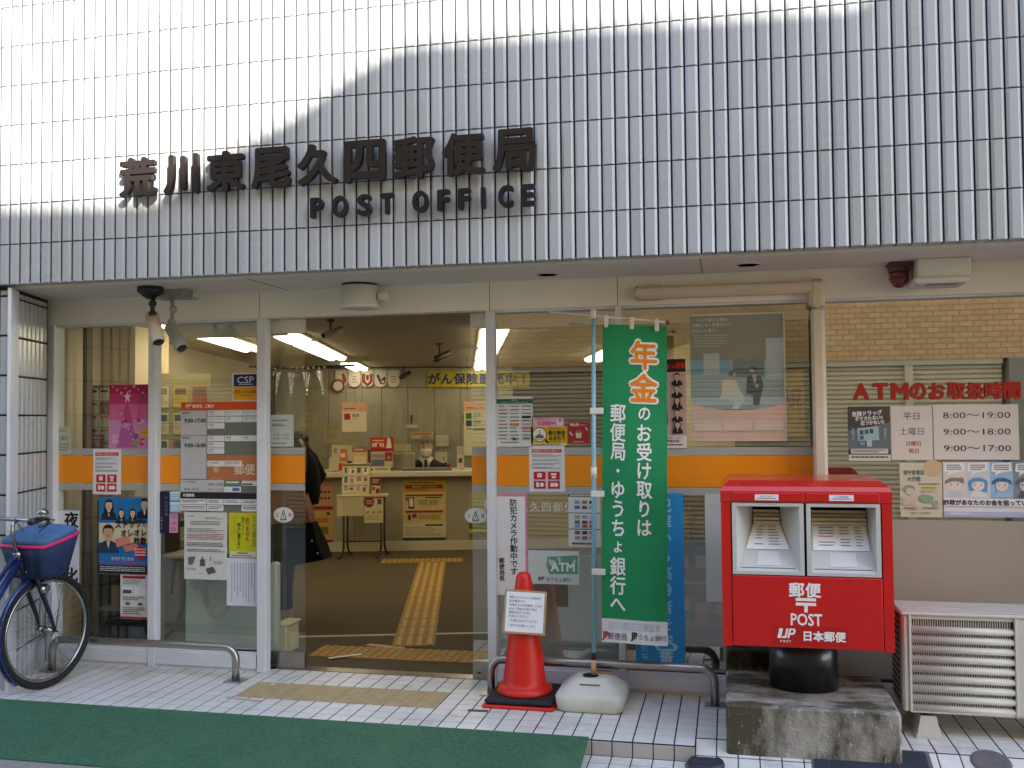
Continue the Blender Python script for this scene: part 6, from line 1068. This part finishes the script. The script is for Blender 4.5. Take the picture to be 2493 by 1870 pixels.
m = MB(); m.tube([(-.27, -.33, 1.03), (-.24, -.26, 1.035), (-.12, -.205, 1.015), (0, -.205, 1.015), (.12, -.205, 1.015), (.24, -.26, 1.035), (.27, -.33, 1.03)], .0115, MRIM, 10); hb = m.build('handlebar', t)
for s in (-1, 1):
    m = MB(); m.tube([(s*.25, -.28, 1.033), (s*.285, -.385, 1.028)], [.017, .018], M_BLACK, 12); m.build('grip', t)
    m = MB(); m.tube([(s*.21, -.235, 1.03), (s*.24, -.215, 1.025), (s*.285, -.27, 1.0), (s*.295, -.33, .995)], [.012, .008, .006, .006], M_BLACK, 8); m.build('brake_lever', t)
    m = MB(); m.tube([(s*.23, -.225, 1.03), (s*.16, -.10, 1.01), (s*.05, -.12, .93), (0, -.15, .80)], .003, M_BLACK, 6); m.build('brake_cable', t)
m = MB(); m.lathe([(.0, .03), (.02, .027), (.03, .015), (.031, 0), (.0, -.004)], MRIM, (.2, -.22, 1.055), 18); m.build('bell', t)
m = MB(); m.tube([(0, -.185, .80), (0, -.40, .52), (0, -.62, .27)], [.022, .021, .022], MFR, 14); m.tube([(0, -.62, .27), (0, -.78, .70)], .016, MFR, 12); m.tube([(0, -.197, .845), (0, -.45, .56), (0, -.64, .36)], .014, MFR, 12)
for s in (-1, 1): m.tube([(s*.02, -.62, .27), (s*.05, -1.08, .27)], .009, MFR, 8); m.tube([(s*.02, -.74, .6), (s*.05, -1.08, .27)], .008, MFR, 8)
m.build('frame', t)
m = MB(); m.loft([[(wx*math.sin(2*math.pi*k/20), -.86-ly*math.cos(2*math.pi*k/20), z) for k in range(20)] for wx, ly, z in ((.06, .12, .77), (.09, .14, .80), (.08, .13, .83))], M_BLACK, True); m.tube([(0, -.78, .66), (0, -.80, .79)], .013, MRIM, 10); m.build('saddle', t)
m = MB(); m.lathe([(.03, 0), (.052, .0), (.052, .006), (.03, .006)], MRIM, n=24, M=Matrix.Translation((.04, -.62, .27)) @ Matrix.Rotation(math.pi/2, 4, 'Y')); m.tube([(.05, -.62, .27), (.06, -.66, .12)], .009, MRIM, 8); m.tube([(-.05, -.62, .27), (-.06, -.58, .42)], .009, MRIM, 8); m.bbox(.06, .14, -.69, -.63, .10, .125, M_BLACK, .006); m.bbox(-.14, -.06, -.61, -.55, .41, .435, M_BLACK, .006); m.build('crank', t)
m = MB(); m.ball((.055, -.075, .60), (.025, .04, .03), MRIM, 12, 8); m.tube([(.03, -.11, .64), (.055, -.075, .6)], .008, MFK, 8); m.build('brake_block', t)
m = MB(); m.tube([(-.20, .0, .339), (-.06, 0, .339)], .0, MRIM) if 0 else None
for s in (-1, 1): m.tube([(s*.07, .0, .345), (s*.075, .02, .50), (s*.06, -.0, .70)], .004, MRIM, 6)
m.build('basket_stay', t)
# basket with its quilted cover
NVC = mat('cover_navy', '1f3158', rough=.75, nscale=30, namt=.2, bump=.3, bscale=60); NVT = mat('cover_top', '4a6c98', rough=.7, nscale=20, namt=.15, bump=.35, bscale=35); PNK = mat('cover_pink', 'c8246a', rough=.6)
bk = thing('basket_cover', 'navy bicycle basket cover with pink zip and lighter blue top', 'basket cover', (-3.49, .25, 0), -.15)
def bring(hx, y0, y1, z0, z1, amp, n=12):
    P = []; seg = [(-hx, y0, hx, y0), (hx, y0, hx, y1), (hx, y1, -hx, y1), (-hx, y1, -hx, y0)]
    for i, (a, b, c, d) in enumerate(seg):
        for k in range(n):
            s = k/n; x = a+(c-a)*s; y = b+(d-b)*s; ph = math.sin((i*n+k)*2.4)*amp; nx = (0, 1, 0, -1)[i]; ny = (-1, 0, 1, 0)[i]
            bul = .02*math.sin(math.pi*s); P.append((x+nx*(ph+bul), y+ny*(ph+bul), z0+(z1-z0)*(y-y0)/(y1-y0)))
    return P
m = MB(); m.loft([bring(.115, -.13, .01, .665, .675, .004), bring(.135, -.15, .03, .70, .72, .007), bring(.155, -.17, .05, .79, .83, .006), bring(.168, -.185, .068, .848, .905, .002)], NVC, True); m.build('cover_side', bk)
m = MB(); m.loft([bring(.171, -.188, .071, .848, .905, .001), bring(.174, -.191, .074, .856, .914, .001), bring(.171, -.188, .071, .868, .926, .001)], PNK, True); m.build('zip', bk)
m = MB(); m.loft([bring(.167, -.185, .068, .868, .926, .001), bring(.15, -.17, .05, .905, .955, .004), bring(.10, -.12, .0, .935, .97, .005), bring(.02, -.07, -.05, .945, .965, .001)], NVT, True); m.build('cover_top', bk)
